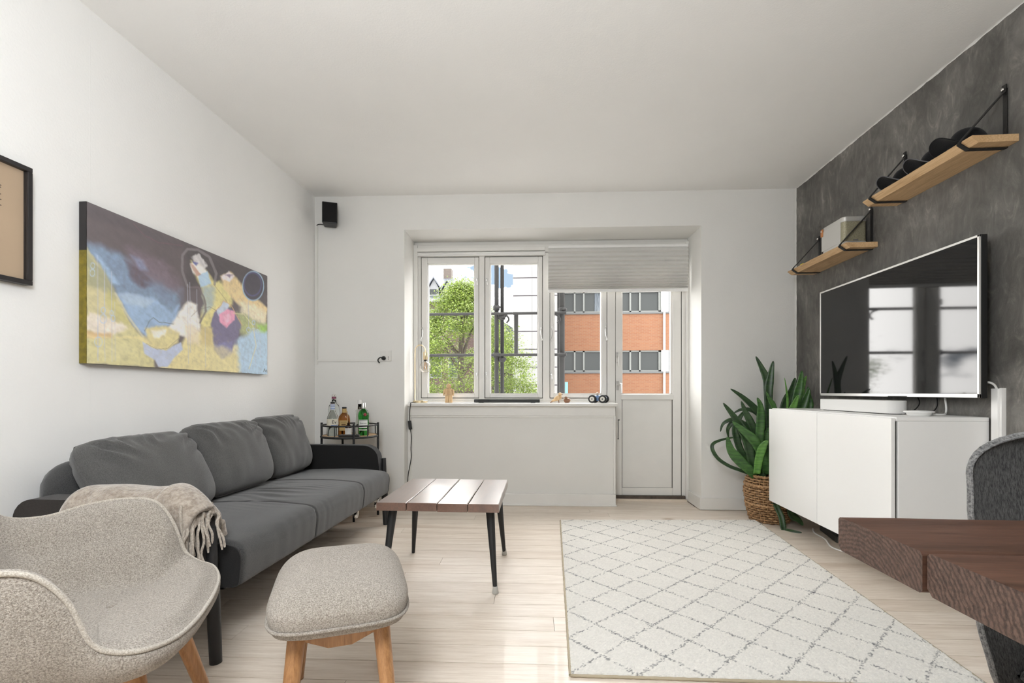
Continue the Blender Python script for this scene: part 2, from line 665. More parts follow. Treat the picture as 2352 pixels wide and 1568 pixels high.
# sill
ss = MB()
ss.box(NL + .012, .566, .055, .315, .822, .848)
struct('trim_3', ss, M['trim'], 'white painted window sill board carrying the lamp and toys', 'window sill', WLOC, SK, bevel=.006)
ap = MB()
ap.box(NL + .02, .553, .098, .115, .742, .824)
ap.box(NL + .02, .553, .106, .115, .727, .742)
struct('trim_4', ap, M['trim'], 'flat white apron board under the window sill', 'trim', WLOC, SK, bevel=.003)
pc = MB()
pc.box(.538, .556, .100, .114, .098, .742)
pc.box(NL + .001, NL + .028, .098, .114, .098, .74)
struct('trim_5', pc, M['trim'], 'narrow white corner strips at both ends of the parapet', 'trim', WLOC, SK, bevel=.003)
# fixed window/door frame
ff = MB()
ff.box(NL, -1.118, WV, WV + .10, .848, 2.16)               # left jamb
ff.box(NL, -1.142, WV - .03, WV, .848, 2.235)
ff.box(-.600, -.552, WV - .006, WV + .09, .848, 2.16)      # mullions
ff.box(-.040, .020, WV - .006, WV + .09, .848, 2.16)
ff.box(.522, .590, WV - .006, WV + .09, .03, 2.16)
ff.box(1.163, NR, WV, WV + .10, 0, 2.2)                    # right jamb
ff.box(1.192, NR, WV - .03, WV, 0, 2.235)
ff.box(NL, NR, WV + .01, WV + .10, 2.135, NT_)             # head
ff.box(NL, NR, WV - .015, WV + .01, 2.165, 2.235)
ff.box(NL, .59, WV - .015, WV + .1, .846, .868)
ff.box(NL, .59, WV - .004, WV + .1, .868, .884)
struct('trim_6', ff, M['trim'], 'fixed white wooden frame around windows and balcony door', 'window frame', WLOC, SK, bevel=.004)
hd = MB()
hd.box(-1.142, -.02, WV - .045, WV - .01, 2.172, 2.204)
struct('trim_7', hd, M['trim'], 'white head rail above the two left windows', 'trim', WLOC, SK, bevel=.003)
hd = MB()
hd.tube([(-1.14, WV - .022, 2.157), (-.02, WV - .022, 2.157)], .012, 12)
hd.tube([(-1.145, WV - .022, 2.142), (-.018, WV - .022, 2.142)], .008, 10)
tag(obj('roller_blind', hd, M['whiteplastic'], None, WLOC, (0, 0, SK), smooth=True), 'white rolled up blind above the two left windows', 'blind')


def hook_stay(parent, u, z, s=1, mat='metal_grey', long=.05):
    b = MB()
    b.box(u - .006, u + .006, WV - .012, WV - .002, z - .014, z + .014)
    b.tube([(u, WV - .012, z + .006), (u + s * .004, WV - .024, z - .002), (u + s * .008, WV - .024, z - long)], .003, 6)
    return obj('catch', b, M[mat], parent, auto=30)


def window(name, label, u0, u1, z0, z1, gl, gr, gb, gt):
    t = thing(name, label, 'window', WLOC, SK, kind='structure')
    d0, d1 = WV + .004, WV + .05
    obj('stile', rbox(u0 + .004, gl, d0, d1, z0, z1), M['trim'], t, bevel=.004)
    obj('stile', rbox(gr, u1 - .004, d0, d1, z0, z1), M['trim'], t, bevel=.004)
    obj('rail', rbox(gl, gr, d0, d1, gt, z1), M['trim'], t, bevel=.004)
    obj('rail', rbox(gl, gr, d0 + .003, d1, z0, gb), M['trim'], t, bevel=.004)
    b = MB()
    w_ = .008
    b.box(gl, gl + w_, d0 + .010, d1, gb, gt)
    b.box(gr - w_, gr, d0 + .010, d1, gb, gt)
    b.box(gl, gr, d0 + .010, d1, gb, gb + w_)
    b.box(gl, gr, d0 + .010, d1, gt - w_, gt)
    obj('glazing_bead', b, M['trim'], t)
    obj('pane', rbox(gl, gr, d0 + .024, d0 + .028, gb, gt), M['glass'], t)
    g = MB()
    e = .006
    g.box(u0 - .001, u0 + .004, d0 + .012, d1 + .01, z0 - e, z1 + e)
    g.box(u1 - .004, u1 + .001, d0 + .012, d1 + .01, z0 - e, z1 + e)
    g.box(u0, u1, d0 + .012, d1 + .01, z1, z1 + e)
    g.box(u0, u1, d0 + .012, d1 + .01, z0 - e, z0)
    obj('shadow_gap', g, M['gap'], t)
    return t


w1 = window('window_1', 'leftmost casement window with the leafy tree outside', -1.118, -.600, .889, 2.130, -1.062, -.640, .921, 2.080)
w2 = window('window_2', 'middle casement window showing scaffold poles and the white facade', -.552, -.040, .889, 2.130, -.506, -.080, .921, 2.076)
w3 = window('window_3', 'right casement window half covered by the pleated blind', .020, .522, .889, 2.130, .056, .474, .921, 2.074)
hook_stay(w1, -.620, 1.10, 1)
hook_stay(w2, -.535, 1.10, 1)
hook_stay(w1, -.620, 1.93, 1)
hook_stay(w2, -.535, 1.93, 1)
hook_stay(w3, .032, 1.10, 1)


def stay(parent, u, z, s):
    b = MB()
    b.lathe([(.006, 0), (.006, .012)], 10, (u - s * .006, WV - .006, z), ax='y')
    pts = [(u - s * .008, WV - .01, z + .01), (u, WV - .02, z + .004), (u - s * .012, WV - .022, z - .03), (u - s * .004, WV - .022, z - .075), (u + s * .004, WV - .022, z - .105), (u - s * .004, WV - .022, z - .118)]
    b.tube(smoothpath(pts, 6), .0028, 6)
    return obj('stay_hook', b, M['metal_grey'], parent, auto=40)


stay(w1, -1.108, 1.50, -1)
stay(w2, -.048, 1.50, 1)
stay(w3, .035, 1.50, -1)
stay(w3, .512, 1.50, 1)

# balcony door
dr = thing('door_1', 'white balcony door with a tall glass pane above a flat panel', 'door', WLOC, SK, kind='structure')
d0, d1 = WV + .002, WV + .05
du0, du1 = .594, 1.158
obj('stile', rbox(du0, .648, d0, d1, .042, 2.13), M['trim'], dr, bevel=.004)
obj('stile', rbox(1.086, du1, d0, d1, .042, 2.13), M['trim'], dr, bevel=.004)
obj('rail', rbox(.648, 1.086, d0, d1, 2.07, 2.13), M['trim'], dr, bevel=.004)
obj('rail', rbox(.640, 1.094, d0 - .006, d1, .873, .921), M['trim'], dr, bevel=.004)
obj('rail', rbox(.648, 1.086, d0, d1, .042, .108), M['trim'], dr, bevel=.004)
obj('panel', rbox(.652, 1.082, d0 + .012, d1 - .005, .106, .875), M['trim'], dr, bevel=.002)
g = MB()
g.box(.646, .6525, d0 + .009, d1 - .004, .106, .873)
g.box(1.0815, 1.088, d0 + .009, d1 - .004, .106, .873)
g.box(.646, 1.088, d0 + .009, d1 - .004, .104, .1095)
obj('shadow_gap', g, M['gap'], dr)
b = MB()
for a in ((.648, .656), (1.070, 1.086)):
    b.box(a[0], a[1], d0 + .010, d1, .921, 2.07)
b.box(.648, 1.086, d0 + .010, d1, .921, .928)
obj('glazing_bead', b, M['trim'], dr)
obj('pane', rbox(.648, 1.086, d0 + .024, d0 + .028, .921, 2.07), M['glass'], dr)
g = MB()
g.box(du1, du1 + .006, d0 + .004, d1 + .01, .04, 2.14)
g.box(.589, du0, d0 + .012, d1 + .01, .04, 2.14)
obj('shadow_gap', g, M['gap'], dr)
b = MB()
b.box(.600, .622, d0 - .006, d0, .955, 1.035)
b.tube([(.611, d0, 1.0), (.611, d0 - .035, 1.0), (.625, d0 - .045, 1.0)], .008, 10)
b.tube([(.625, d0 - .045, 1.012), (.636, d0 - .047, 1.008), (.636, d0 - .047, .93)], [.008, .009, .009], 10)
obj('door_handle', b, M['metal_grey'], dr, auto=35)
b = MB()
b.box(.600, .612, d0 - .010, d0, 1.235, 1.285)
b.tube([(.606, d0 - .012, 1.26), (.612, d0 - .024, 1.25), (.614, d0 - .024, 1.165)], .004, 8)
b.box(.601, .608, d0 - .014, d0, 1.19, 1.20)
obj('latch', b, M['metal_grey'], dr, auto=35)
th = MB()
th.box(.575, 1.185, WV - .025, WV + .08, .018, .042)
struct('trim_8', th, plain('worn_threshold', (0.10, .075, .06, 1), .6, var=.5, vscale=25), 'dark worn threshold under the balcony door', 'threshold', WLOC, SK)
struct('trim_9', rbox(.560, 1.195, WV - .045, WV - .02, 0, .018), M['floor'], 'pale wooden strip in front of the balcony door threshold', 'threshold', WLOC, SK)
hk = MB()
hk.tube([(.572, .10, .71), (.588, .095, .71)], .004, 8)
hk.tube([(.575, .098, .712), (.575, .098, .56)], .0028, 8)
hk.lathe([(.0, -.006), (.005, -.004), (.005, .004), (0, .006)], 8, (.575, .098, .555))
tag(obj('hook_rod', hk, M['blackmetal'], None, WLOC, (0, 0, SK), smooth=True), 'thin dark metal hook rod hanging beside the balcony door', 'hook')

# pleated blind over the right window and door
bt = thing('pleated_blind', 'half raised white pleated blind over right window and door', 'blind', WP(.598, WV - .075, 0), SK)
bw_, ztop, zbot = 1.185, 2.175, 1.822
pl = MB()
npl = 12
hs = [1.0 + 1.5 * (1 - i / (npl - 1)) for i in range(npl)]
tot = sum(hs)
zz = [ztop]
for h_ in hs:
    zz.append(zz[-1] - (ztop - zbot) * h_ / tot)
P = []
pts = []
for i in range(npl):
    dep = .020 + .004 * i / npl
    pts += [(0.004, zz[i]), (-dep, (zz[i] * .22 + zz[i + 1] * .78)), ]
pts.append((0.004, zz[-1]))
for j, x in enumerate((-bw_ / 2, bw_ / 2)):
    for (yy, z) in pts:
        P.append((x, yy, z))
pl.grid(P, 2, len(pts), flip=True)
m = NT('blind_fabric')
m.base((.80, .79, .765))
m.set(Roughness=.85, Specular_IOR_Level=.1)
mt = m.n('BsdfTranslucent')
mt.inputs[0].default_value = (.75, .73, .69, 1)
mx = m.n('MixShader')
mx.inputs[0].default_value = .15
m.l(m.b.outputs[0], mx.inputs[1])
m.l(mt.outputs[0], mx.inputs[2])
m.l(mx.outputs[0], m.out.inputs[0])
bf = obj('pleated_fabric', pl, m.m, bt)
so = bf.modifiers.new('s', 'SOLIDIFY')
so.thickness = .0012
obj('head_rail', rbox(-bw_ / 2, bw_ / 2, -.014, .016, ztop, ztop + .022), M['whiteplastic'], bt, bevel=.003)
obj('bottom_rail', rbox(-bw_ / 2, bw_ / 2, -.016, .010, zbot - .026, zbot), M['whiteplastic'], bt, bevel=.004)
obj('pull_tab', rbox(-.022, .022, -.021, -.014, zbot - .026, zbot - .018), M['whiteplastic'], bt, bevel=.001)
for x in (-bw_ / 2 + .155, .005, bw_ / 2 - .165):
    for i in range(2, npl):
        z = zz[i] * .55 + zz[i + 1] * .45
        b = MB()
        b.lathe([(.0026, 0), (.0026, .004)], 8, (x, -.0150 - .003 * i / npl, z + .002), ax='y')
        obj('cord_eyelet', b, M['white'], bt)

# ------------------------------------------------------------------ sofa


def wobj(name, mb, mat, parent, **kw):
    """part written in room coordinates under an unrotated thing"""
    l = parent.location
    return obj(name, mb, mat, parent, (-l[0], -l[1], -l[2]), **kw)


def nz3(x, y, z):
    return mnoise.noise((x, y, z))


sofa = thing('sofa', 'long charcoal fabric sofa bed with black arms along the white wall', 'sofa', (-1.5, 2.48, 0))
SY0, SY1, SX = 1.668, 3.305, -1.10
sec = [(SX - .035, .235), (SX - .012, .245), (SX - .004, .29), (SX, .335), (SX - .004, .365), (SX - .022, .387), (SX - .055, .398), (SX - .11, .403),
       (-1.30, .408), (-1.40, .409), (-1.5, .407), (-1.6, .402), (-1.7, .398), (-1.80, .395), (-1.86, .385), (-1.88, .35), (-1.88, .235)]
sp_ = smoothpath([(a, 0, b) for a, b in sec], 4)
seams = (2.24, 2.83)
P = []
nyv = 330
for i in range(nyv):
    y = SY0 + (SY1 - SY0) * i / (nyv - 1)
    for q in sp_:
        x, z = q.x, q.z
        d = min(abs(y - s) for s in seams)
        groove = -.007 * math.exp(-(d / .006) ** 2)
        e = min(y - SY0, SY1 - y)
        edge = -.02 * math.exp(-(e / .014) ** 2)
        top = 1 if z > .375 else 0
        front = max(0, 1 - abs(x - SX) / .03)
        wr = 0
        if top and x < SX - .03:
            mid = math.exp(-((y - 2.50) / .27) ** 2) * math.exp(-((x + 1.46) / .17) ** 2)
            ph = y * 105 + 14 * nz3(x * 2.6, y * 2.2, 1) + (x + 1.4) * 16
            wr = (.0062 * mid * max(-.4, math.sin(ph)) * max(.1, .75 + 1.3 * nz3(x * 4, y * 7, 2))) + .0022 * nz3(x * 7, y * 5, 4)
        elif front > 0:
            wr = .0016 * nz3(y * 16, z * 3, 7) + .003 * nz3(y * 24, z * 2, 3) * math.exp(-((y - 2.35) / .12) ** 2)
        bulge = .006 * math.sin(PI * (y - SY0) / (SY1 - SY0))
        if top:
            P.append((x, y, z + groove + edge + wr + bulge))
        else:
            P.append((x + (groove + edge * .6 + wr) * (1 if x > -1.5 else 0), y, z))
sb = MB().grid(P, nyv, len(sp_), flip=True)
wobj('seat_cushion', sb, M['sofa'], sofa, smooth=True)
cap_poly = [(p.x * 1.0, p.z) for p in sp_]
cap_poly = [(-1.5 + (a + 1.5) * .992, .235 + (b_ - .235) * .95) for a, b_ in cap_poly]
for y0, y1 in ((SY0 - .004, SY0 + .008), (SY1 - .008, SY1 + .004)):
    wobj('side_panel', MB().prism(cap_poly, y0, y1, 'y'), M['sofadark'], sofa, bevel=.003)
wobj('base_frame', rbox(-1.86, SX - .09, SY0 + .03, SY1 - .03, .215, .25), M['sofadark'], sofa)


def arm_poly():
    pts = [(-1.875, .22), (-1.19, .22), (-1.178, .34), (-1.19, .47)]
    for k in range(9):
        a = k / 8 * PI / 2
        pts.append((-1.30 + .11 * math.cos(a), .465 + .1 * math.sin(a)))
    for k in range(7):
        a = PI / 2 + k / 6 * PI / 2
        pts.append((-1.80 + .075 * math.cos(a), .49 + .075 * math.sin(a)))
    return pts


for (y0, y1), mt_ in (((1.565, 1.655), 'sofabrown'), ((3.318, 3.40), 'sofadark')):
    wobj('armrest', MB().prism(arm_poly(), y0, y1, 'y'), M[mt_], sofa, bevel=.022, seg=4, auto=40)
for (x, y) in ((-1.165, 1.605), (-1.165, 3.375), (-1.80, 1.61), (-1.80, 3.36)):
    b = MB().tube([(x + .012, y, 0), (x, y, .26)], [.020, .023], 14)
    if x > -1.3:
        b.tube([(x, y, .24), (x - .004, y, .47)], [.020, .016], 12)
    wobj('leg', b, M['blackmetal'], sofa, auto=40)
# backrest
bpz = [(-1.905, .30), (-1.905, .60), (-1.89, .655), (-1.85, .672), (-1.81, .655), (-1.79, .60), (-1.775, .40), (-1.775, .30)]
q_ = smoothpath([(a, 0, b_) for a, b_ in bpz], 4)
P = []
for i in range(60):
    y = 1.635 + (3.30 - 1.635) * i / 59
    e = min(i, 59 - i)
    k = {0: .0, 1: .62, 2: .86, 3: .96}.get(e, 1)
    for p in q_:
        P.append((-1.845 + (p.x + 1.845) * k, y, .48 + (p.z - .48) * (.25 + .75 * k) + .004 * nz3(y * 8, p.z * 9, 3)))
wobj('backrest', MB().grid(P, 60, len(q_), cv=True, flip=True), M['sofa'], sofa, smooth=True)
# castors folded up under the pull-out
for (x, y) in ((-1.19, 2.93), (-1.16, 3.20)):
    b = MB()
    b.lathe([(.006, -.009), (.019, -.008), (.022, -.003), (.022, .003), (.019, .008), (.006, .009)], 18, (x, y, .178), ax='x')
    b.box(x - .013, x - .009, y - .010, y + .010, .178, .216)
    b.box(x + .009, x + .013, y - .010, y + .010, .178, .216)
    b.box(x - .016, x + .016, y - .016, y + .016, .210, .218)
    wobj('castor', b, M['chrome'], sofa, auto=40)


def cushion_mesh(W, Hh, T, seed, n=44, wr=.012, sag=0.0):
    """local: x width, z height (0..Hh), y thickness (front is -y)"""
    P = []
    N = 2 * n
    mb = MB()
    for side in (-1, 1):
        Q = []
        for i in range(n + 1):
            u = -1 + 2 * i / n
            for j in range(n + 1):
                v = -1 + 2 * j / n
                a = max(0, 1 - abs(u) ** 3.2)
                b_ = max(0, 1 - abs(v) ** 3.0)
                th_ = T / 2 * (a * b_) ** .42
                cu = 1 - .05 * (1 - v * v) - .035 * abs(v) ** 6
                cv = 1 - .04 * (1 - u * u) - .035 * abs(u) ** 6
                x = W / 2 * u * cu * math.sqrt(1 - .16 * v * v * v * v)
                z = Hh / 2 + Hh / 2 * v * cv * math.sqrt(1 - .16 * u * u * u * u)
                # wrinkles: fan out of the top corners and along the edges
                edge = max(abs(u), abs(v))
                corner = math.exp(-((abs(u) - .85) ** 2 + (v - .75) ** 2) / .25)
                ang = math.atan2(v - 1.15, u - (1.15 if u > 0 else -1.15))
                w1_ = math.sin(ang * 17 + 5 * nz3(u * 1.5 + seed, v * 1.5, 3)) * corner
                w2_ = nz3(u * 4 + seed, v * 1.3 + seed, seed) * .8
                w3_ = math.sin(u * 30 + v * 6 + 9 * nz3(u * 2, v * 2, seed)) * math.exp(-((v - .85) / .3) ** 2) * max(0, .5 + 1.4 * nz3(u * 3, seed, v))
                d = wr * (w1_ * .85 + w2_ * .6 + w3_ * .7) * min(1, (1 - edge) * 5 + .1) * (a * b_ > 0)
                yy = side * (th_ + d)
                z -= sag * (1 - u * u) * max(0, v)
                Q.append((x, yy, z))
        mb.grid(Q, n + 1, n + 1, flip=(side > 0))
    return mb


def place_cushion(label, y, W, Hh, T, lean, seed, xbase, zb, wr, yaw=0, sag=0):
    t = thing('sofa_cushion', label, 'cushion', (xbase, y, zb), 0, 'back cushions of the charcoal sofa')
    t.rotation_euler = (0, 0, 0)
    R = Matrix.Rotation(PI / 2 + yaw, 4, 'Z') @ Matrix.Rotation(-lean, 4, 'X')
    mb = cushion_mesh(W, Hh, T, seed, wr=wr, sag=sag)
    mb.v = [tuple(R @ Vector(p)) for p in mb.v]
    c = obj('cover', mb, M['cushion'], t, smooth=True)
    wm = c.modifiers.new('weld', 'WELD')
    wm.merge_threshold = .0005
    # piped seam round the cushion
    path = []
    for k in range(120):
        a = 2 * PI * k / 120
        u = max(-1, min(1, 1.25 * math.cos(a)))
        v = max(-1, min(1, 1.25 * math.sin(a)))
        cu = 1 - .05 * (1 - v * v) - .035 * abs(v) ** 6
        cv = 1 - .04 * (1 - u * u) - .035 * abs(u) ** 6
        p = Vector((W / 2 * u * cu * math.sqrt(1 - .16 * v ** 4), 0, Hh / 2 + Hh / 2 * v * cv * math.sqrt(1 - .16 * u ** 4) - sag * (1 - u * u) * max(0, v)))
        path.append(R @ p)
    obj('seam', MB().tube(path, .0035, 6, closed=True), M['cushion'], t, smooth=True)
    return t


place_cushion('slumped charcoal back cushion nearest the beige throw', 1.955, .57, .395, .21, math.radians(30), 2.3, -1.60, .408, .016, math.radians(-2))
place_cushion('middle charcoal back cushion of the sofa, standing upright', 2.475, .575, .395, .22, math.radians(21), 7.7, -1.63, .412, .013, math.radians(-1))
place_cushion('charcoal back cushion nearest the bar cart, creased at its top', 3.02, .54, .405, .22, math.radians(20), 13.1, -1.655, .408, .016, math.radians(2))

# ------------------------------------------------------------------ throw over the near arm
th = thing('wool_throw', 'beige wool throw with knotted fringe draped over the sofa arm', 'blanket', (-1.42, 1.61, .57))
x0, x1 = -1.655, -1.185
prof = [(1.548, .19), (1.540, .27), (1.541, .36), (1.543, .46), (1.546, .535), (1.558, .572), (1.585, .588), (1.625, .590), (1.660, .580), (1.675, .54), (1.685, .47), (1.70, .43)]
pp = smoothpath([(0, a, b_) for a, b_ in prof], 6)
P = []
nx = 60
for i in range(nx):
    s = i / (nx - 1)
    x = x0 + (x1 - x0) * s
    for p in pp:
        hang = .02 * nz3(x * 7, p.z * 5, 1.3) * (1 if p.y < 1.56 else .3)
        top_z = .012 * nz3(x * 9, p.y * 9, 5)
        drop = 0
        if s > .72:
            drop = .09 * ((s - .72) / .28) ** 2
        if s < .1:
            drop = .05 * ((.1 - s) / .1) ** 2
        zz_ = p.z - (drop if p.z > .5 else drop * .3)
        P.append((x + .03 * (s - .5) * (p.z < .5) + .012 * nz3(p.z * 6, x * 2, 9), p.y - .012 - hang, zz_ + top_z))
tb = MB().grid(P, nx, len(pp))
o = wobj('blanket', tb, M['throw'], th, smooth=True)
so = o.modifiers.new('s', 'SOLIDIFY')
so.thickness = .022
so.offset = 1
ss_ = o.modifiers.new('sub', 'SUBSURF')
ss_.levels = ss_.render_levels = 1
# second folded layer towards the front end
P = []
for i in range(24):
    s = i / 23
    x = -1.30 + .125 * s
    for p in pp[:46]:
        drop = .07 * s ** 2
        P.append((x + .01 * nz3(p.z * 9, 2, 3), p.y - .036 - .012 * nz3(x * 11, p.z * 7, 8) + .02 * (1 - s), p.z - drop + .012))
o = wobj('folded_layer', MB().grid(P, 24, 46), M['throw'], th, smooth=True)
so = o.modifiers.new('s', 'SOLIDIFY')
so.thickness = .018
so.offset = 1
random.seed(5)
for k in range(58):
    t_ = k / 57
    if k >= 46:
        xs, ys, zs = -1.235 + .07 * random.random(), 1.498 + random.uniform(-.012, .01), .50 - .22 * random.random()
    elif k < 30:
        xs, ys, zs = -1.275 + .115 * random.random(), 1.505 + random.uniform(-.02, .01), .555 - .26 * (k / 29) + random.uniform(-.02, .02)
    else:
        xs, ys, zs = -1.178 + random.uniform(-.01, .012), 1.53 + .11 * random.random(), .55 - .06 * random.random()
    L = random.uniform(.10, .17)
    pts = [Vector((xs, ys, zs))]
    dx, dy = random.uniform(-.15, .22), random.uniform(-.12, .02)
    for j in range(1, 6):
        f = j / 5
        pts.append(Vector((xs + dx * .16 * f + .012 * nz3(k, f * 3, 1), ys + dy * .16 * f + .010 * nz3(k, f * 3, 5) - .012 * math.sin(PI * f), zs - L * f + .02 * math.sin(PI * f))))
    wobj('tassel', MB().tube(smoothpath(pts, 3), [.0042] * 15 + [.0028], 6), M['yarn'], th, smooth=True)

# ------------------------------------------------------------------ armchair
AF = math.atan2(.39, .92)
ac = thing('armchair', 'oatmeal woven lounge armchair with curved shell and wooden legs', 'armchair', (-1.145, 1.115, 0), AF)
half = [(.262, 0, .372), (.260, .10, .375), (.248, .19, .383), (.218, .255, .395), (.172, .280, .408), (.134, .292, .440), (.100, .300, .530), (.050, .318, .592),
        (-.03, .335, .604), (-.13, .342, .592), (-.24, .335, .565), (-.325, .30, .585), (-.385, .235, .69), (-.425, .13, .79), (-.435, 0, .82)]
loop = [Vector(p) for p in half] + [Vector((p[0], -p[1], p[2])) for p in reversed(half[1:-1])]
rim = smoothpath(loop, 8, True)
NRIM = len(rim)
C0 = Vector((.03, 0, 0))


def seat_z(x, y):
    return .388 + .03 * interp(x, [-.3, .0, .16, .3], [-.9, -.35, .1, -.35]) + .012 * (abs(y) / .3) ** 2


dimples = [(.026, .087), (.026, -.087), (.05, .235), (.05, -.235), (-.10, .16), (-.10, -.16)]
ks = [0, .02, .045, .075, .11, .15, .19, .23, .27, .31, .36, .42, .5, .6, .72, .85, .97]
P = []
for r_ in rim:
    hgt = max(0.0, r_.z - .415)
    back = max(0, min(1, (-r_.x - .22) / .2))
    for k in ks:
        sc_ = 1 - k
        x = C0.x + (r_.x - C0.x) * sc_
        y = r_.y * sc_
        zs = seat_z(x, y)
        ke = .40 + .18 * back
        q = interp(k, [0, .035, .10, .20, ke], [1.0, 1.02 + .02 * (hgt > .05), .93, .52, 0.0]) if hgt > .01 else interp(k, [0, .04, .16], [1, 1.05, 0.0])
        z = zs + (r_.z - zs) * q
        if hgt < .01:
            z += .012 * math.sin(PI * min(1, k / .3)) + .008
        for (a, b_) in dimples:
            z -= .011 * math.exp(-((x - a) ** 2 + (y - b_) ** 2) / .0011)
        P.append((x, y, z))
mbi = MB().grid(P, NRIM, len(ks), cu=True)
mbi.f.append(tuple(i * len(ks) + len(ks) - 1 for i in range(NRIM)))
mbi.m.append(0)
inner = obj('inner_shell', mbi, M['chairfab'], ac, smooth=True)
P = []
oks = [(1.0, 0), (1.018, .05), (1.03, .16), (1.025, .35), (1.0, .55), (.95, .75), (.86, .92), (.74, 1.0), (.5, 1.03), (.02, 1.03)]
for r_ in rim:
    zb = .318
    for (sc_, f) in oks:
        P.append((C0.x + (r_.x - C0.x) * sc_, r_.y * sc_, r_.z + (zb - r_.z) * f))
obj('outer_shell', MB().grid(P, NRIM, len(oks), cu=True, flip=True), M['chairfab'], ac, smooth=True)
obj('piping', MB().tube([p + (p - C0).normalized() * .004 for p in rim], .0055, 8, closed=True), M['piping'], ac, smooth=True)
for (a, b_) in dimples:
    bz = seat_z(a, b_) - .0045
    obj('button', MB().lathe([(0, -.006), (.011, -.004), (.013, 0), (.009, .004), (0, .005)], 16, (a, b_, bz - .002)), M['chairfab'], ac, smooth=True)
for sx in (-1, 1):
    for sy in (-1, 1):
        obj('leg', MB().tube([(sx * .215 + .01, sy * .205, 0), (sx * .13 + .01, sy * .13, .345)], [.0165, .024], 16), M['teak'], ac, auto=40)
obj('cross_frame', MB().box(-.16, .18, -.03, .03, .285, .325).box(-.03, .05, -.17, .17, .285, .325), M['teak'], ac)

# ------------------------------------------------------------------ footstool
fs = thing('footstool', 'oatmeal woven footstool with splayed wooden legs by the armchair', 'footstool', (-.612, 1.392, 0), AF)
HX, HY = .180, .222


def stool_outline(a_):
    c_, s_ = math.cos(a_), math.sin(a_)
    k_ = (abs(c_) ** 4.5 + abs(s_) ** 4.5) ** (-1 / 4.5)
    return c_ * k_, s_ * k_


NA, NRD = 112, 34
P = []
for i in range(NA):
    ox_, oy_ = stool_outline(2 * PI * i / NA)
    for j in range(NRD):
        f = .02 + .98 * (j / (NRD - 1))
        hz = max(0, 1 - f ** 5.5) ** .5
        bul = 1 + .055 * math.sin(PI * min(1, max(0, 1 - hz))) * (f > .5)
        x, y = ox_ * f * HX * bul, oy_ * f * HY * bul
        P.append((x, y, .345 + .098 * hz * (1 - .10 * f * f) + .014 * hz * (y / HY) + .0018 * nz3(x * 9, y * 30, 2)))
mbp = MB().grid(P, NA, NRD, cu=True, flip=True)
mbp.f.append(tuple(i * NRD for i in range(NA)))
mbp.m.append(0)
obj('seat_pad', mbp, M['chairfab'], fs, smooth=True)
P2 = []
for i in range(NA):
    ox_, oy_ = stool_outline(2 * PI * i / NA)
    for f, dz in ((1, 0), (.995, .010), (.97, .020), (.90, .028), (.7, .032), (.02, .032)):
        P2.append((ox_ * f * HX, oy_ * f * HY, .344 - dz))
obj('pad_underside', MB().grid(P2, NA, 6, cu=True), M['chairfab'], fs, smooth=True)
pth = []
for k in range(NA):
    ox_, oy_ = stool_outline(2 * PI * k / NA)
    pth.append((ox_ * (HX + .003), oy_ * (HY + .003), .344))
obj('piping', MB().tube(pth, .0045, 8, closed=True), M['chairfab'], fs, smooth=True)
for sx in (-1, 1):
    for sy in (-1, 1):
        obj('leg', MB().tube([(sx * .135, sy * .215, 0), (sx * .105, sy * .120, .325)], [.017, .0235], 18), M['teak'], fs, auto=40)
        obj('felt_pad', MB().lathe([(.0175, 0), (.0175, .006)], 14, (sx * .135, sy * .215, 0)), M['greyfab'], fs)
for sy in (-1, 1):
    b = MB()
    b.prism([(-.115, .325), (.115, .325), (.10, .285), (.03, .255), (-.03, .255), (-.10, .285)], sy * .125 - .011, sy * .125 + .011, 'y')
    obj('brace', b, M['teak'], fs, bevel=.004)
for sx in (-1, 1):
    b = MB()
    b.prism([(-.125, .325), (.125, .325), (.115, .285), (.03, .262), (-.03, .262), (-.115, .285)], sx * .105 - .010, sx * .105 + .010, 'x')
    obj('brace', b, M['teak'], fs, bevel=.004)

# ------------------------------------------------------------------ coffee table
ct = thing('coffee_table', 'low coffee table of four reddish planks on black tapered legs', 'coffee table', (-.518, 2.52, 0), math.radians(.8))
tw, td, tz = .575, .625, .426
pw = tw / 4
random.seed(2)
for i in range(4):
    xa = -tw / 2 + i * pw
    mb = MB()
    yo = random.uniform(-.004, .004)
    rows = 26
    P = []
    for r_ in range(rows):
        y = -td / 2 + td * r_ / (rows - 1) + yo
        wob = .0022 * nz3(y * 9, i * 3.1, 0)
        wob2 = .0022 * nz3(y * 9, i * 3.1 + 3.1, 0)
        a_, c_ = xa + .0021 + wob, xa + pw - .0021 + wob2
        up = .0025 * nz3(y * 4, i * 7, 3)
        P += [(a_, y, tz - .038), (a_, y, tz - .003 + up), (a_ + .003, y, tz + up), (c_ - .003, y, tz + up), (c_, y, tz - .003 + up), (c_, y, tz - .038)]
    mb.grid(P, rows, 6, cv=True)
    mb.add(P[:6], [(5, 4, 3, 2, 1, 0)][::1])
    mb.add(P[-6:], [(0, 1, 2, 3, 4, 5)])
    for k_, f_ in enumerate(mb.f):
        pass
    obj('plank', mb, M['tablewood'], ct, auto=30)
obj('support_batten', MB().box(-.22, .25, -.235, -.165, tz - .052, tz - .038).box(-.22, .25, .165, .235, tz - .052, tz - .038), M['tablewood'], ct)
for sx in (-1, 1):
    for sy in (-1, 1):
        fx, fy = sx * .262, sy * .262
        leg = obj('leg', MB().tube([(fx * 1.02, fy * 1.04, .002), (fx * .90, fy * .82, tz - .05)], [.0095, .021], 16), M['blackmetal'], ct, auto=40)
        if sx > 0:
            obj('leg_cap', MB().lathe([(.013, 0), (.015, .004), (.0135, .016), (.0115, .028), (.0108, .034)], 14, (fx * 1.018, fy * 1.038, 0)), plain('clear_rubber_cap', (.42, .41, .38, 1), .6), leg, smooth=True)

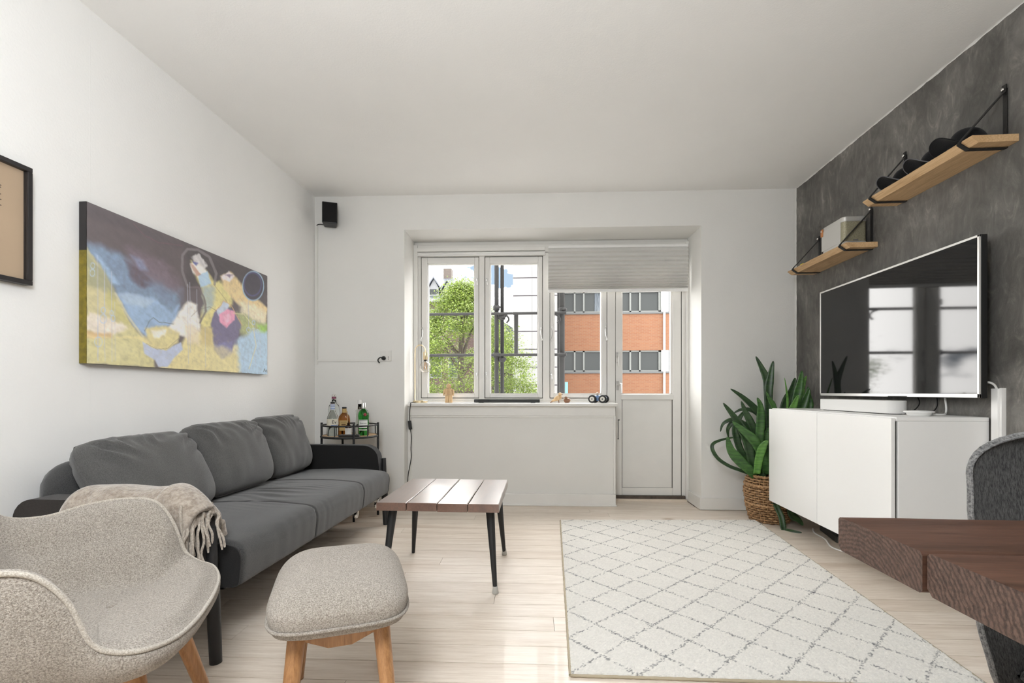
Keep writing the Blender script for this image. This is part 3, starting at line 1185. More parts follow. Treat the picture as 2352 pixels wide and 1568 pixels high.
# ------------------------------------------------------------------ dining table and chair
dt = thing('dining_table', 'heavy dark stained plank dining table at the right edge', 'dining table', (1.20, .47, 0), math.radians(1.0))
DX0, DX1 = -.735, .735
ymax = .352
pwid = .172
for i in range(4):
    ya = ymax - (i + 1) * pwid + .0012
    yb_ = ymax - i * pwid - .0012
    mb = MB()
    n_ = 22
    z0, z1, r = .690, .742, .004
    sect = [(ya, z0 + r), (ya + r, z0), (yb_ - r * 2, z0), (yb_, z0 + r * 2), (yb_, z1 - r), (yb_ - r, z1), (ya + r, z1), (ya, z1 - r)]
    P = []
    for k in range(n_):
        x = DX0 + (DX1 - DX0) * k / (n_ - 1) + (.004 * (i % 2))
        for (yy, z) in sect:
            P.append((x, yy + .0008 * nz3(x * 8, i, z), z + .0012 * nz3(x * 5, yy * 9, i)))
    mb.grid(P, n_, 8, cv=True)
    mb.add(P[:8], [tuple(reversed(range(8)))], 1)
    mb.add(P[-8:], [tuple(range(8))], 1)
    obj('plank', mb, [M['darkwood'], M['endgrain']], dt, bevel=.0015, auto=30)
for x in (-.25, .58):
    for y in (-.26, .26):
        obj('leg', rbox(x - .035, x + .035, y - .03, y + .03, 0, .69), M['blackmetal'], dt, bevel=.004)
    obj('leg_rail', rbox(x - .035, x + .035, -.23, .23, .63, .69), M['blackmetal'], dt, bevel=.004)

dc = thing('dining_chair', 'dark grey upholstered shell chair tucked under the dining table', 'chair', (1.047, .955, 0), math.radians(2))
# backrest shell: s across, t up
P, Q2 = [], []
ns, nt_ = 30, 34
zs0, zs1 = .37, .862


def half_w(t):
    z = zs0 + (zs1 - zs0) * t
    return interp(z, [.37, .43, .52, .70, .77], [.228, .240, .245, .238, .232]) if z < .77 else .232 * max(0, 1 - ((z - .77) / .093) ** 2.6) ** (1 / 2.3)


for i in range(ns + 1):
    s = -1 + 2 * i / ns
    for j in range(nt_ + 1):
        t = 1 - (1 - j / nt_) ** 1.35
        hw = max(half_w(t), .012)
        x = s * hw
        z = zs0 + (zs1 - zs0) * t
        y = .02 + .06 * t - .022 * abs(s) ** 2.4 * (1 - .3 * t) - .02 * max(0, .25 - t) / .25
        P.append((x, y, z))
        Q2.append((x, y, z))
NJ = nt_ + 1
mb = MB().grid(P, ns + 1, NJ)
obj('backrest_front', mb, M['greyfab'], dc, smooth=True)
bk = []
for i in range(ns + 1):
    s = -1 + 2 * i / ns
    for j in range(NJ):
        p = P[i * NJ + j]
        bk.append((p[0] * 1.006, p[1] + .011 + .026 * (1 - s * s), p[2] + (.010 if j == nt_ else .0)))
obj('backrest_rear', MB().grid(bk, ns + 1, NJ, flip=True), M['greyfab'], dc, smooth=True)
bord_i = [0 * NJ + j for j in range(NJ)] + [i * NJ + nt_ for i in range(1, ns)] + [ns * NJ + j for j in reversed(range(NJ))]
E1 = [P[k] for k in bord_i]
E2 = [((P[k][0] + bk[k][0]) / 2 * 1.010, (P[k][1] + bk[k][1]) / 2, (P[k][2] + bk[k][2]) / 2 + (.008 if P[k][2] > .8 else 0)) for k in bord_i]
E3 = [bk[k] for k in bord_i]
obj('edge_band', MB().grid(E1 + E2 + E3, 3, len(bord_i)), M['greyedge'], dc, smooth=True)
obj('piping', MB().tube(E1, .0022, 6), M['greyedge'], dc, smooth=True)
P = []
n = 32
for side in (1, -1):
    Q = []
    for i in range(n + 1):
        u = -1 + 2 * i / n
        for j in range(n + 1):
            v_ = -1 + 2 * j / n
            x = u * math.sqrt(1 - .30 * v_ * v_)
            y = v_ * math.sqrt(1 - .30 * u * u)
            a = max(0, 1 - abs(u) ** 5) ** .4 * max(0, 1 - abs(v_) ** 5) ** .4
            Q.append((x * .235, -.185 + y * .225, .425 + (.035 * a if side > 0 else -.03 * a)))
    mbq = MB().grid(Q, n + 1, n + 1, flip=(side < 0))
    obj('seat' if side > 0 else 'seat_shell', mbq, M['greyfab'], dc, smooth=True)
for sx in (-1, 1):
    for y, fy in ((-.33, -.39), (-.05, .02)):
        obj('leg', MB().tube([(sx * .235, fy, 0), (sx * .15, y, .40)], [.009, .012], 12), M['blackmetal'], dc, auto=40)

# ------------------------------------------------------------------ rug
RC = [Vector((.072, 1.612, 0)), Vector((1.395, 1.640, 0)), Vector((1.503, 3.655, 0)), Vector((.086, 3.549, 0))]


def rugp(s, t):
    a = RC[0].lerp(RC[1], s)
    b_ = RC[3].lerp(RC[2], s)
    return a.lerp(b_, t)


RS, RT = 260, 380
sv, tv = np.meshgrid(np.linspace(0, 1, RS), np.linspace(0, 1, RT), indexing='ij')
c = np.array([list(p) for p in RC])
base_ = (c[0][None, None] * ((1 - sv) * (1 - tv))[..., None] + c[1] * (sv * (1 - tv))[..., None] + c[2] * (sv * tv)[..., None] + c[3] * ((1 - sv) * tv)[..., None])
hgt = .0125 + rng.normal(0, .0011, (RS, RT))
edge = np.minimum(np.minimum(sv, 1 - sv) * 1.36, np.minimum(tv, 1 - tv) * 2.0)
hgt = np.where(edge < .004, .004, hgt)
base_[..., 2] = hgt
base_[1:-1, 1:-1, 0] += rng.normal(0, .0010, (RS - 2, RT - 2))
base_[1:-1, 1:-1, 1] += rng.normal(0, .0010, (RS - 2, RT - 2))
rugt = thing('area_rug', 'cream shaggy area rug with dark diamond lattice lines', 'rug', (0, 0, 0))
idx = np.arange(RS * RT).reshape(RS, RT)
fa = np.stack([idx[:-1, :-1], idx[1:, :-1], idx[1:, 1:], idx[:-1, 1:]], -1).reshape(-1, 4)
me = bpy.data.meshes.new('pile')
me.from_pydata([tuple(p) for p in base_.reshape(-1, 3).tolist()], [], fa.tolist())
me.polygons.foreach_set('use_smooth', [True] * len(me.polygons))
# yarn colours per tuft
A_, B_ = sv * 1.375 / .232, tv * 2.0 / .238
lw = .020
r1 = (A_ + B_ + .06 * rng.normal(0, .35, sv.shape)) % 1.0
r2 = (A_ - B_ + .5 * 0 + .06 * rng.normal(0, .35, sv.shape)) % 1.0
d1 = np.minimum(r1, 1 - r1)
d2 = np.minimum(r2, 1 - r2)
on = ((d1 < lw * 1.15) | (d2 < lw)) & (rng.random(sv.shape) < .80)
cream = np.array([.80, .775, .72])
dark = np.array([.055, .056, .066])
colr = cream * (1 + rng.normal(0, .045, sv.shape))[..., None]
mixk = rng.uniform(.45, 1.0, sv.shape)
colr = np.where(on[..., None], cream * (1 - mixk)[..., None] + dark * mixk[..., None], colr)
colr = np.clip(colr, 0, 1)
ca = me.color_attributes.new('Col', 'FLOAT_COLOR', 'POINT')
ca.data.foreach_set('color', np.concatenate([colr, np.ones(sv.shape + (1,))], -1).astype(np.float32).ravel())
m = NT('rug_pile')
at = m.n('Attribute', attribute_name='Col')
m.base(at.outputs['Color'])
m.set(Roughness=1.0, Specular_IOR_Level=.05, Sheen_Weight=.3)
m.bump(m.noise(m.coord(), 260, 3, .7), .7, .006)
me.materials.append(m.m)
o = obj('pile', me, None, rugt)
o['kind'] = 'stuff'
bd = MB()
for a, b_ in ((0, 1), (1, 2), (2, 3), (3, 0)):
    pa, pb = RC[a], RC[b_]
    n_ = 90
    pth = []
    for k in range(n_ + 1):
        p = pa.lerp(pb, k / n_)
        pth.append((p.x, p.y, .005))
    bd.tube(pth, [.0052 + .0006 * math.sin(k * 2.1) for k in range(n_ + 1)], 8)
obj('bound_edge', bd, plain('rug_binding', (.42, .36, .26, 1), .9, bump=.4, bscale=250), rugt, smooth=True)

# ------------------------------------------------------------------ media cabinet
CY0, CY1, CZ0, CZ1 = 2.295, 3.505, .185, .828
cab = thing('media_cabinet', 'white wall hung media cabinet with two plain doors', 'cabinet', (1.75, 2.9, CZ0))
wobj('body', rbox(1.560, XR - .016, CY0, CY1, CZ0, CZ1 - .018), M['white'], cab, bevel=.0015)
wobj('top_panel', rbox(1.552, XR - .016, CY0 - .0, CY1, CZ1 - .0175, CZ1), M['white'], cab, bevel=.0015)
for y0, y1 in ((CY0 + .001, 2.8972), (2.9028, CY1 - .001)):
    wobj('door', rbox(1.530, 1.548, y0, y1, CZ0 + .002, CZ1 - .006), M['white'], cab, bevel=.0018)
wobj('shadow_gap', rbox(1.548, 1.5605, CY0 + .012, CY1 - .012, CZ0 + .01, CZ1 - .02), M['gap'], cab)

# ------------------------------------------------------------------ television
tvt = thing('television', 'large flat television with thin silver bezel on the dark wall', 'television', (1.88, 2.85, 0.915))
TY0, TY1, TZ0, TZ1, TX = 2.237, 3.470, .915, 1.620, 1.850
scr = NT('black_screen')
scr.base((.006, .006, .0065))
scr.set(Roughness=.045, Specular_IOR_Level=.5)
wobj('screen', rbox(TX + .0025, TX + .006, TY0 + .009, TY1 - .009, TZ0 + .016, TZ1 - .009), scr.m, tvt)
bz = MB()
for a in ((TY0, TY0 + .010, TZ0, TZ1), (TY1 - .010, TY1, TZ0, TZ1), (TY0, TY1, TZ1 - .010, TZ1), (TY0, TY1, TZ0, TZ0 + .017)):
    bz.box(TX, TX + .010, a[0], a[1], a[2], a[3])
wobj('bezel', bz, plain('silver_bezel', (.80, .79, .76, 1), .3, .6), tvt, bevel=.001)
bo = MB().box(TX + .006, TX + .035, TY0 - .001, TY1 + .001, TZ0 - .002, TZ1 + .001)
bo.box(TX + .035, TX + .062, TY0 + .14, TY1 - .14, TZ0 + .04, TZ1 - .30)
wobj('housing', bo, M['black'], tvt, bevel=.004)
wobj('wall_bracket', MB().box(TX + .06, XR - .0005, 2.62, 2.66, 1.02, 1.42).box(TX + .06, XR - .0005, 3.06, 3.10, 1.02, 1.42), M['blackmetal'], tvt)
wobj('logo_strip', rbox(TX - .001, TX + .004, 2.66, 2.80, TZ0 + .001, TZ0 + .0045), M['black'], tvt)

sb_ = thing('soundbar', 'short white soundbar under the television', 'soundbar', (1.74, 2.87, CZ1))
pts = []
for cx, cy, a0 in ((1.765, 2.585, -90), (1.765, 3.165, 0)):
    pass
hw_, hl = .050, .325
poly = []
for k in range(13):
    a = -PI / 2 + PI * k / 12
    poly.append((.05 * math.cos(a) * .0 + (-.05 + .05 * (1 - math.cos(a)) * 0), 0))
poly = []
rr = .042
for (cx, cy, a0) in ((hw_ - rr, hl - rr, 0), (-hw_ + rr, hl - rr, 90), (-hw_ + rr, -hl + rr, 180), (hw_ - rr, -hl + rr, 270)):
    for k in range(9):
        a = math.radians(a0 + 90 * k / 8)
        poly.append((cx + rr * math.cos(a), cy + rr * math.sin(a)))
obj('body', MB().prism(poly, .004, .069), plain('white_speaker_cloth', (.74, .735, .72, 1), .7, bump=.2, bscale=900), sb_, bevel=.003, auto=30)
obj('foot', MB().prism([(a * .85, b_ * .93) for a, b_ in poly], 0, .005), M['gap'], sb_)
pk = thing('router_puck', 'small round white puck beside the soundbar on the cabinet', 'streaming puck', (1.755, 2.445, CZ1))
obj('shell', MB().lathe([(.040, 0), (.046, .003), (.048, .012), (.058, .0155), (.060, .019), (.055, .0225), (.03, .0245), (0, .025)], 32), M['whiteplastic'], pk, smooth=True)

# white cable channel on the wall, cables
cd = thing('cable_channel', 'upright white cable channel on the dark wall beside the cabinet', 'cable duct', (XR - .02, 2.255, 0))
wobj('cover', rbox(1.930, XR, 2.243, 2.276, .0, .955), M['white'], cd, bevel=.002)
wobj('lip', rbox(1.936, XR, 2.232, 2.2425, .0, .957), M['white'], cd, bevel=.001)


def cable(label, pts, r, mat, name='cable', grp=None):
    o = obj(name, MB().tube(smoothpath(pts, 8), r, 8), M[mat], smooth=True)
    return tag(o, label, 'cable', grp)


cable('pale grey cable curving from the television into the white cable channel', [(1.90, 2.30, .985), (1.91, 2.262, .982), (1.930, 2.258, .970), (1.942, 2.258, .945)], .0045, 'whiteplastic')
cable('white cable looping from the puck up behind the television', [(1.80, 2.430, .836), (1.86, 2.44, .834), (1.895, 2.47, .845), (1.91, 2.49, .88), (1.91, 2.50, .93)], .0042, 'whiteplastic')
cable('black cable rising from the soundbar end behind the television', [(1.775, 2.555, .838), (1.83, 2.58, .85), (1.89, 2.63, .885), (1.90, 2.67, .93)], .003, 'black')
cable('thin black cable between puck and television, beside the white loop', [(1.80, 2.47, .836), (1.86, 2.50, .848), (1.90, 2.53, .875), (1.91, 2.55, .93)], .0026, 'black')

# things on the floor under the cabinet
ps = thing('power_strip', 'dark power strip lying on the floor under the cabinet', 'power strip', (1.84, 3.30, 0), math.radians(80))
obj('body', rbox(-.15, .15, -.028, .028, 0, .04), plain('dark_grey_plastic', (.05, .052, .05, 1), .5), ps, bevel=.006)
for k in range(4):
    obj('socket', MB().lathe([(.018, 0), (.018, .003)], 16, (-.105 + .07 * k, 0, .039)), M['black'], ps)
cable('pale cable snaking on the floor below the cabinet', [(1.80, 3.46, .006), (1.76, 3.36, .006), (1.75, 3.22, .006), (1.70, 3.05, .006), (1.76, 2.94, .006), (1.86, 2.92, .006)], .005, 'whiteplastic')

# ------------------------------------------------------------------ shelves with leather straps
M['leather'] = plain('black_leather', (.014, .013, .012, 1), .55, bump=.3, bscale=200)
M['tan'] = plain('tan_leather', (.42, .17, .055, 1), .5, bump=.2, bscale=200)


def shelf(label, y0, y1, z0, straps, zh):
    t = thing('wall_shelf', label, 'shelf', (1.86, (y0 + y1) / 2, z0), 0, 'oak shelves on the dark wall')
    xf = 1.768
    poly = [(xf + .030, z0), (XR - .001, z0), (XR - .001, z0 + .030), (xf + .004, z0 + .030), (xf, z0 + .024)]
    rows = 24
    P = []
    for k in range(rows):
        y = y0 + (y1 - y0) * k / (rows - 1)
        for (x, z) in poly:
            e = .004 * nz3(y * 6, x * 9, z0) if x < 1.81 else 0
            P.append((x + e, y, z))
    mb = MB().grid(P, rows, 5, cv=True, flip=True)
    mb.add(P[:5], [(0, 1, 2, 3, 4)])
    mb.add(P[-5:], [(4, 3, 2, 1, 0)])
    wobj('board', mb, M['oak'], t, auto=25)
    for y in straps:
        b = MB()
        wd = .010
        pth = [(XR - .004, zh), (XR - .0035, z0 - .004), (xf + .03, z0 - .004), (xf - .005, z0 + .020), (xf + .002, z0 + .034), (XR - .010, zh - .012), (XR - .008, zh + .018)]
        for a, c_ in zip(pth[:-1], pth[1:]):
            d = Vector((c_[0] - a[0], 0, c_[1] - a[1]))
            nn = Vector((-d.z, 0, d.x)).normalized() * .0018
            vs = []
            for q in (a, c_):
                for sgn in (-1, 1):
                    for yy in (-wd, wd):
                        vs.append((q[0] + nn.x * sgn, y + yy, q[1] + nn.z * sgn))
            b.add(vs, [(0, 1, 3, 2), (4, 6, 7, 5), (0, 4, 5, 1), (2, 3, 7, 6), (0, 2, 6, 4), (1, 5, 7, 3)])
        so_ = wobj('strap', b, M['leather'], t)
        kb = MB().lathe([(0, -.004), (.006, -.0035), (.0075, 0), (.0075, .003)], 14, (XR - .016, y, zh - .002), ax='x')
        ob = obj('rivet', kb, M['chrome'], so_, smooth=True)
    return t


shelf('upper oak shelf holding three black caps', 2.175, 2.885, 1.986, (2.232, 2.815), 2.236)
shelf('lower oak shelf holding the beige speaker box', 3.045, 3.745, 1.805, (3.095, 3.665), 2.047)

M['cap'] = fabric('black_cap_cloth', (.006, .006, .0065), (.014, .014, .015), 500, .3, .95, .1, .1)
M['capedge'] = plain('cap_brim_stitch', (.11, .11, .12, 1), .8)


def cap(label, y, x, s=1.0, yaw=0, edge='cap'):
    t = thing('baseball_cap', label, 'cap', (x, y, 2.0165), PI + yaw, 'black caps on the upper shelf')
    P = []
    n1, n2 = 28, 12
    for i in range(n1):
        a = 2 * PI * i / n1
        for j in range(n2 + 1):
            f = j / n2 * PI / 2
            r = .078 * s * math.cos(f) ** .8
            P.append((r * math.cos(a) * 1.02, r * math.sin(a) * .88, .004 + .098 * s * math.sin(f) + .008 * math.cos(a) * math.cos(f)))
    obj('crown', MB().grid(P, n1, n2 + 1, cu=True), M['cap'], t, smooth=True)
    obj('button', MB().lathe([(0, .0), (.007, .001), (.005, .005), (0, .006)], 12, (0, 0, .100 * s)), M['cap'], t, smooth=True)
    nb, na = 14, 24
    P = []
    for i in range(na + 1):
        a = -1 + 2 * i / na
        for j in range(nb + 1):
            f = j / nb
            yy = .074 * s * a
            x0_ = .078 * s * math.sqrt(max(0, 1 - (a * .9) ** 2)) * .93
            x1_ = .148 * s * math.sqrt(max(0, 1 - abs(a) ** 3.2) * .75 + .25)
            xx = x0_ + (max(x1_, x0_ + .002) - x0_) * f
            z = .052 * s * (1 - abs(a) ** 2.0) * (.45 + .55 * f) + .002
            P.append((xx, yy, z))
    o = obj('brim', MB().grid(P, na + 1, nb + 1, flip=True), M['cap'], t, smooth=True)
    so = o.modifiers.new('s', 'SOLIDIFY')
    so.thickness = .0032
    so.offset = 0
    rimp = [P[i * (nb + 1) + nb] for i in range(na + 1)]
    obj('brim_edge', MB().tube(rimp, .0022, 6), M[edge], o, smooth=True)
    return t


cap('black cap nearest the right strap, largest on the upper shelf', 2.325, 1.877, 1.0, .08)
cap('middle black cap with pale brim edge on the upper shelf', 2.495, 1.877, .95, -.03, 'capedge')
cap('black cap at the far end of the upper shelf', 2.69, 1.877, .95, .0, 'capedge')

# speaker box
m = NT('perforated_olive_metal')
co = m.coord()
vo = m.n('TexVoronoi', feature='F1', i_Scale=330.0)
m.l(co, vo.inputs[0])
m.base(m.ramp(vo.outputs['Distance'], [(.22, (.10, .09, .05)), (.45, (.36, .335, .235))]))
m.set(Roughness=.45, Metallic=.3)
spk = thing('portable_speaker', 'beige and silver portable speaker box with tan leather strap', 'speaker', (1.866, 3.225, 1.8355))


def rrect(hx, hy, r, n=6):
    out = []
    for (cx, cy, a0) in ((hx - r, hy - r, 0), (-hx + r, hy - r, 90), (-hx + r, -hy + r, 180), (hx - r, -hy + r, 270)):
        for k in range(n + 1):
            a = math.radians(a0 + 90 * k / n)
            out.append((cx + r * math.cos(a), cy + r * math.sin(a)))
    return out


pol = rrect(.072, .117, .025)
M['alu'] = plain('satin_aluminium', (.62, .61, .58, 1), .4, .55)
obj('grille', MB().prism([(a * .985, b_ * .99) for a, b_ in pol], .026, .146), m.m, spk, auto=30)
obj('base_band', MB().prism(pol, 0, .026), M['alu'], spk, bevel=.003, auto=30)
obj('top_band', MB().prism(pol, .146, .178), M['alu'], spk, bevel=.006, auto=30)
obj('front_plate', rbox(-.0735, -.0705, -.090, .115, .024, .150), M['alu'], spk, bevel=.001)
st_ = MB()
st_.box(-.078, -.070, .096, .122, .120, .170)
obj('strap_tab', st_, M['tan'], spk, bevel=.004)
obj('strap', MB().tube(smoothpath([(-.074, .119, .16), (-.03, .124, .178), (.03, .124, .178), (.07, .119, .16)], 6), .006, 8, flat=(.35, 1.4)), M['tan'], spk, smooth=True)
obj('strap_stud', MB().lathe([(0, -.003), (.005, -.002), (.006, 0)], 12, (-.0785, .109, .156), ax='x'), M['chrome'], spk, smooth=True)
obj('badge', rbox(-.012, .016, -.1172, -.1155, .028, .036), M['chrome'], spk)
jar = thing('glass_jar', 'small dark glass jar beside the speaker box on the lower shelf', 'jar', (1.855, 3.405, 1.8355))
obj('glass_body', MB().lathe([(.030, 0), (.034, .004), (.034, .028), (.028, .036), (.024, .040)], 20), bottle_glass('smoky_glass', (.25, .25, .27, 1), .05), jar, smooth=True)
obj('lid', MB().lathe([(.026, .040), (.027, .042), (.027, .054), (.020, .058), (0, .059)], 20), M['black'], jar, smooth=True)
for nm, (x, y), (lx, ly, lz), c_, lb in (('toy_brick', (1.80, 3.595), (.02, .03, .014), (.75, .62, .03, 1), 'tiny yellow toy brick at the far end of the lower shelf'),
                                         ('blue_booklet', (1.83, 3.48), (.05, .07, .010), (.03, .06, .22, 1), 'thin blue booklet lying on the lower shelf')):
    t = thing(nm, lb, 'toy' if 'toy' in nm else 'booklet', (x, y, 1.8355))
    obj('block' if 'toy' in nm else 'cover', rbox(-lx / 2, lx / 2, -ly / 2, ly / 2, 0, lz), plain(nm + '_colour', c_, .4), t, bevel=.001)
    if 'toy' in nm:
        for k in (-.008, .008):
            obj('stud', MB().lathe([(.004, lz), (.004, lz + .003)], 10, (0, k, 0)), plain('stud_yellow', c_, .4), t)
    else:
        obj('pages', rbox(-lx / 2 + .002, lx / 2 - .001, -ly / 2 + .002, ly / 2 - .002, .002, lz - .002), M['white'], t)

# ------------------------------------------------------------------ plant in a wicker basket
BX, BY = 1.612, 3.690
pb = thing('wicker_basket', 'round woven wicker basket used as plant pot beside the cabinet', 'basket', (BX, BY, 0))
m = NT('wicker')
co = m.coord((1, 1, 1))
m.base(m.ramp(m.noise(co, 60, 4, .7), [(.3, (.17, .085, .035)), (.5, (.34, .19, .085)), (.72, (.52, .34, .18))]))
m.set(Roughness=.6)
m.bump(m.noise(co, 300, 2), .3, .002)
M['wicker'] = m.m
wk = MB()
NSTK = 34


def bas_r(z):
    return interp(z, [0, .02, .12, .22, .30, .335], [.118, .130, .150, .162, .150, .132])


nrow = 19
for r_ in range(nrow):
    z = .010 + .315 * r_ / (nrow - 1)
    R0 = bas_r(z)
    pth = []
    for k in range(NSTK * 4):
        a = 2 * PI * k / (NSTK * 4)
        pth.append((math.cos(a) * (R0 + .0085 * math.cos(a * NSTK / 2 + PI * (r_ % 2))), math.sin(a) * (R0 + .0085 * math.cos(a * NSTK / 2 + PI * (r_ % 2))), z + .0015 * nz3(a * 3, r_, 0)))
    wk.tube(pth, .0072, 5, closed=True)
o = obj('weave', wk, M['wicker'], pb, smooth=True)
o['kind'] = 'stuff'
for k in range(NSTK):
    a = 2 * PI * (k + .0) / NSTK
    obj('stake', MB().tube([(math.cos(a) * bas_r(z), math.sin(a) * bas_r(z), z) for z in (0.004, .05, .12, .2, .27, .33)], .004, 5), M['wicker'], pb, smooth=True)
for z, rr_ in ((.130, .009), (.268, .010), (.332, .008)):
    pth = []
    for k in range(180):
        a = 2 * PI * k / 180
        pth.append((math.cos(a) * (bas_r(z) + .008), math.sin(a) * (bas_r(z) + .008), z + .003 * math.sin(a * 40)))
    obj('braid', MB().tube(pth, rr_, 7, closed=True), M['wicker'], pb, smooth=True)
obj('soil', MB().lathe([(.128, .27), (.128, .285), (0, .290)], 24), plain('potting_soil', (.03, .02, .012, 1), .95, bump=.6, bscale=90), pb)

pln = thing('snake_plant', 'tall dark green snake plant with arching strap leaves', 'plant', (BX, BY, .29))


def leafmat(name, c1, c2, band):
    m = NT(name)
    co = m.coord((1, 1, 1))
    a = m.noise(m.coord((8, 8, 38)), 1.6, 3, .6, .4)
    m.base(m.ramp(a, [(.38, c1), (.60, c2)]))
    m.set(Roughness=.38, Specular_IOR_Level=.45)
    m.bump(m.noise(co, 40, 2), .1, .002)
    return m.m


LM = [leafmat('leaf_dark', (.016, .040, .014), (.032, .075, .022), 0), leafmat('leaf_mid', (.030, .085, .022), (.062, .155, .035), 0), leafmat('leaf_bright', (.07, .19, .035), (.13, .30, .055), 0)]


def ZP(zx, zy, y):
    """sketch point -> room point on the vertical plane at depth y"""
    px, py = 1600 + zx / 3.267, 780 + zy / 3.267
    cs, sn = math.cos(PSI), math.sin(PSI)
    d = Vector((-sn + cs * (px - 1176) / 1115, cs + sn * (px - 1176) / 1115, (900 - py) / 1115))
    return Vector((0, 0, .94)) + d * (y / d.y)


leaves = [  # tip ... base, depth tip, depth base, half width, material
    ([(445, 125), (490, 215), (525, 300), (532, 420), (542, 640), (560, 900)], 3.72, 3.70, .026, 0),
    ([(575, 160), (555, 270), (540, 390), (545, 600), (570, 900)], 3.70, 3.70, .028, 0),
    ([(522, 390), (550, 450), (580, 510), (610, 700), (620, 900)], 3.66, 3.68, .018, 1),
    ([(255, 368), (345, 430), (445, 525), (520, 640), (560, 820), (570, 960)], 3.74, 3.70, .023, 0),
    ([(200, 475), (290, 590), (355, 700), (390, 800), (420, 930), (470, 1030)], 3.62, 3.66, .032, 0),
    ([(335, 462), (370, 550), (415, 640), (450, 740), (500, 920)], 3.70, 3.68, .025, 0),
    ([(272, 555), (330, 525), (400, 525), (460, 560), (520, 640), (545, 760), (560, 940)], 3.76, 3.70, .016, 0),
    ([(455, 435), (478, 500), (480, 600), (470, 740), (480, 900), (500, 1010)], 3.60, 3.66, .029, 1),
    ([(268, 612), (340, 675), (420, 745), (470, 820), (510, 930), (535, 1010)], 3.585, 3.64, .034, 1),
    ([(230, 728), (258, 830), (325, 910), (390, 970), (440, 1020)], 3.58, 3.64, .036, 1),
    ([(535, 755), (495, 805), (465, 900), (450, 1005)], 3.575, 3.62, .028, 2),
    ([(305, 728), (210, 745), (130, 775), (118, 820), (160, 890), (240, 945), (330, 980), (420, 1012)], 3.72, 3.66, .013, 0),
    ([(178, 690), (200, 630), (265, 600), (340, 620), (420, 690), (480, 800), (520, 960)], 3.75, 3.70, .017, 0),
    ([(240, 735), (235, 670), (270, 625), (330, 640), (400, 730), (460, 900)], 3.78, 3.71, .018, 0),
    ([(375, 520), (320, 590), (290, 680), (330, 830), (400, 920), (450, 1000)], 3.73, 3.70, .024, 0),
    ([(290, 800), (320, 760), (300, 690), (330, 640), (420, 640), (500, 700), (540, 900)], 3.8, 3.72, .02, 0),
    ([(540, 660), (520, 730), (525, 850), (530, 1010)], 3.68, 3.68, .022, 1),
    ([(430, 830), (450, 900), (480, 960), (500, 1020)], 3.66, 3.67, .024, 0),
    ([(740, 285), (715, 390), (670, 480), (630, 640), (600, 900)], 3.78, 3.72, .034, 0),
    ([(790, 232), (775, 330), (750, 440), (715, 600), (640, 900)], 3.66, 3.70, .030, 1),
    ([(850, 368), (820, 440), (785, 530), (720, 700), (650, 920)], 3.70, 3.71, .030, 1),
    ([(940, 352), (890, 430), (840, 520), (760, 700), (660, 930)], 3.72, 3.72, .027, 1),
    ([(765, 415), (735, 480), (700, 570), (670, 700), (640, 920)], 3.60, 3.68, .024, 2),
    ([(830, 270), (800, 340), (775, 460), (720, 640), (650, 920)], 3.74, 3.71, .018, 2),
    ([(660, 285), (675, 380), (682, 480), (670, 640), (630, 920)], 3.62, 3.68, .007, 2),
    ([(790, 1490), (700, 1465), (655, 1430), (635, 1330), (600, 1250), (565, 1180), (555, 1060)], 3.36, 3.60, .019, 0),
    ([(545, 1200), (535, 1130), (505, 1045), (490, 1000)], 3.535, 3.64, .022, 0),
    ([(800, 1392), (760, 1350), (715, 1310), (690, 1200), (640, 1080)], 3.42, 3.62, .026, 0),
]
for pts, ya, yb_, hw_, mi in leaves:
    L = len(pts)
    wpts = [ZP(p[0], p[1], ya + (yb_ - ya) * k / (L - 1)) for k, p in enumerate(pts)]
    wpts = [Vector((min(p.x, 1.90 if p.z > .83 or p.z < .2 else 1.94), min(p.y, 3.93), max(p.z, .006))) for p in wpts]
    pth = smoothpath(wpts, 6)
    n_ = len(pth)
    P = []
    tw = random.uniform(-.5, .5)
    for i, p in enumerate(pth):
        t = (pth[min(i + 1, n_ - 1)] - pth[max(i - 1, 0)]).normalized()
        f = i / (n_ - 1)
        view = Vector((-.25 + tw * (f - .5), -1, .15)).normalized()
        sd = t.cross(view).normalized()
        nm_ = sd.cross(t).normalized()
        wv_ = hw_ * min(1, (f / .38 + .02) ** .62) * (1 - .35 * max(0, f - .5))
        for s in (-1, -.5, 0, .5, 1):
            P.append(p + sd * wv_ * s + nm_ * wv_ * .28 * (s * s) * (1 if nm_.y < 0 else -1))
    o = wobj('leaf', MB().grid([tuple(p) for p in P], n_, 5), LM[mi], pln, smooth=True)
    so = o.modifiers.new('s', 'SOLIDIFY')
    so.thickness = .0025
    so.offset = 0

# ------------------------------------------------------------------ things on the window sill
SZ = .848
lp = thing('table_lamp', 'slim brass arc lamp with a bare globe bulb on the sill', 'lamp', WP(-1.092, .19, SZ), SK)
obj('base', MB().lathe([(.060, 0), (.063, .002), (.063, .016), (.060, .019), (0, .019)], 40), M['brass'], lp, auto=30)
arc = [(-.045, 0, .015), (-.045, 0, .20), (-.045, 0, .40)]
for k in range(1, 13):
    a = PI - PI * k / 12
    arc.append((.0 + .045 * math.cos(a), 0, .44 + .055 * math.sin(a)))
arc += [(.045, 0, .42)]
obj('stem', MB().tube([arc[0], arc[1], arc[2]] + arc[3:], .0045, 10), M['brass'], lp, smooth=True)
so_ = obj('socket', MB().lathe([(.0, .437), (.017, .435), (.018, .43), (.018, .372), (.016, .368)], 20, (.045, 0, 0)), M['brass'], lp, auto=30)
obj('collar', MB().lathe([(.014, .356), (.014, .370)], 16, (.045, 0, 0)), M['black'], so_)
bulb = []
for k in range(17):
    a = PI * k / 16
    bulb.append((max(.0, .050 * math.sin(a)), .306 - .050 * math.cos(a)))
bulb = bulb[:-2] + [(.016, .352), (.014, .360)]
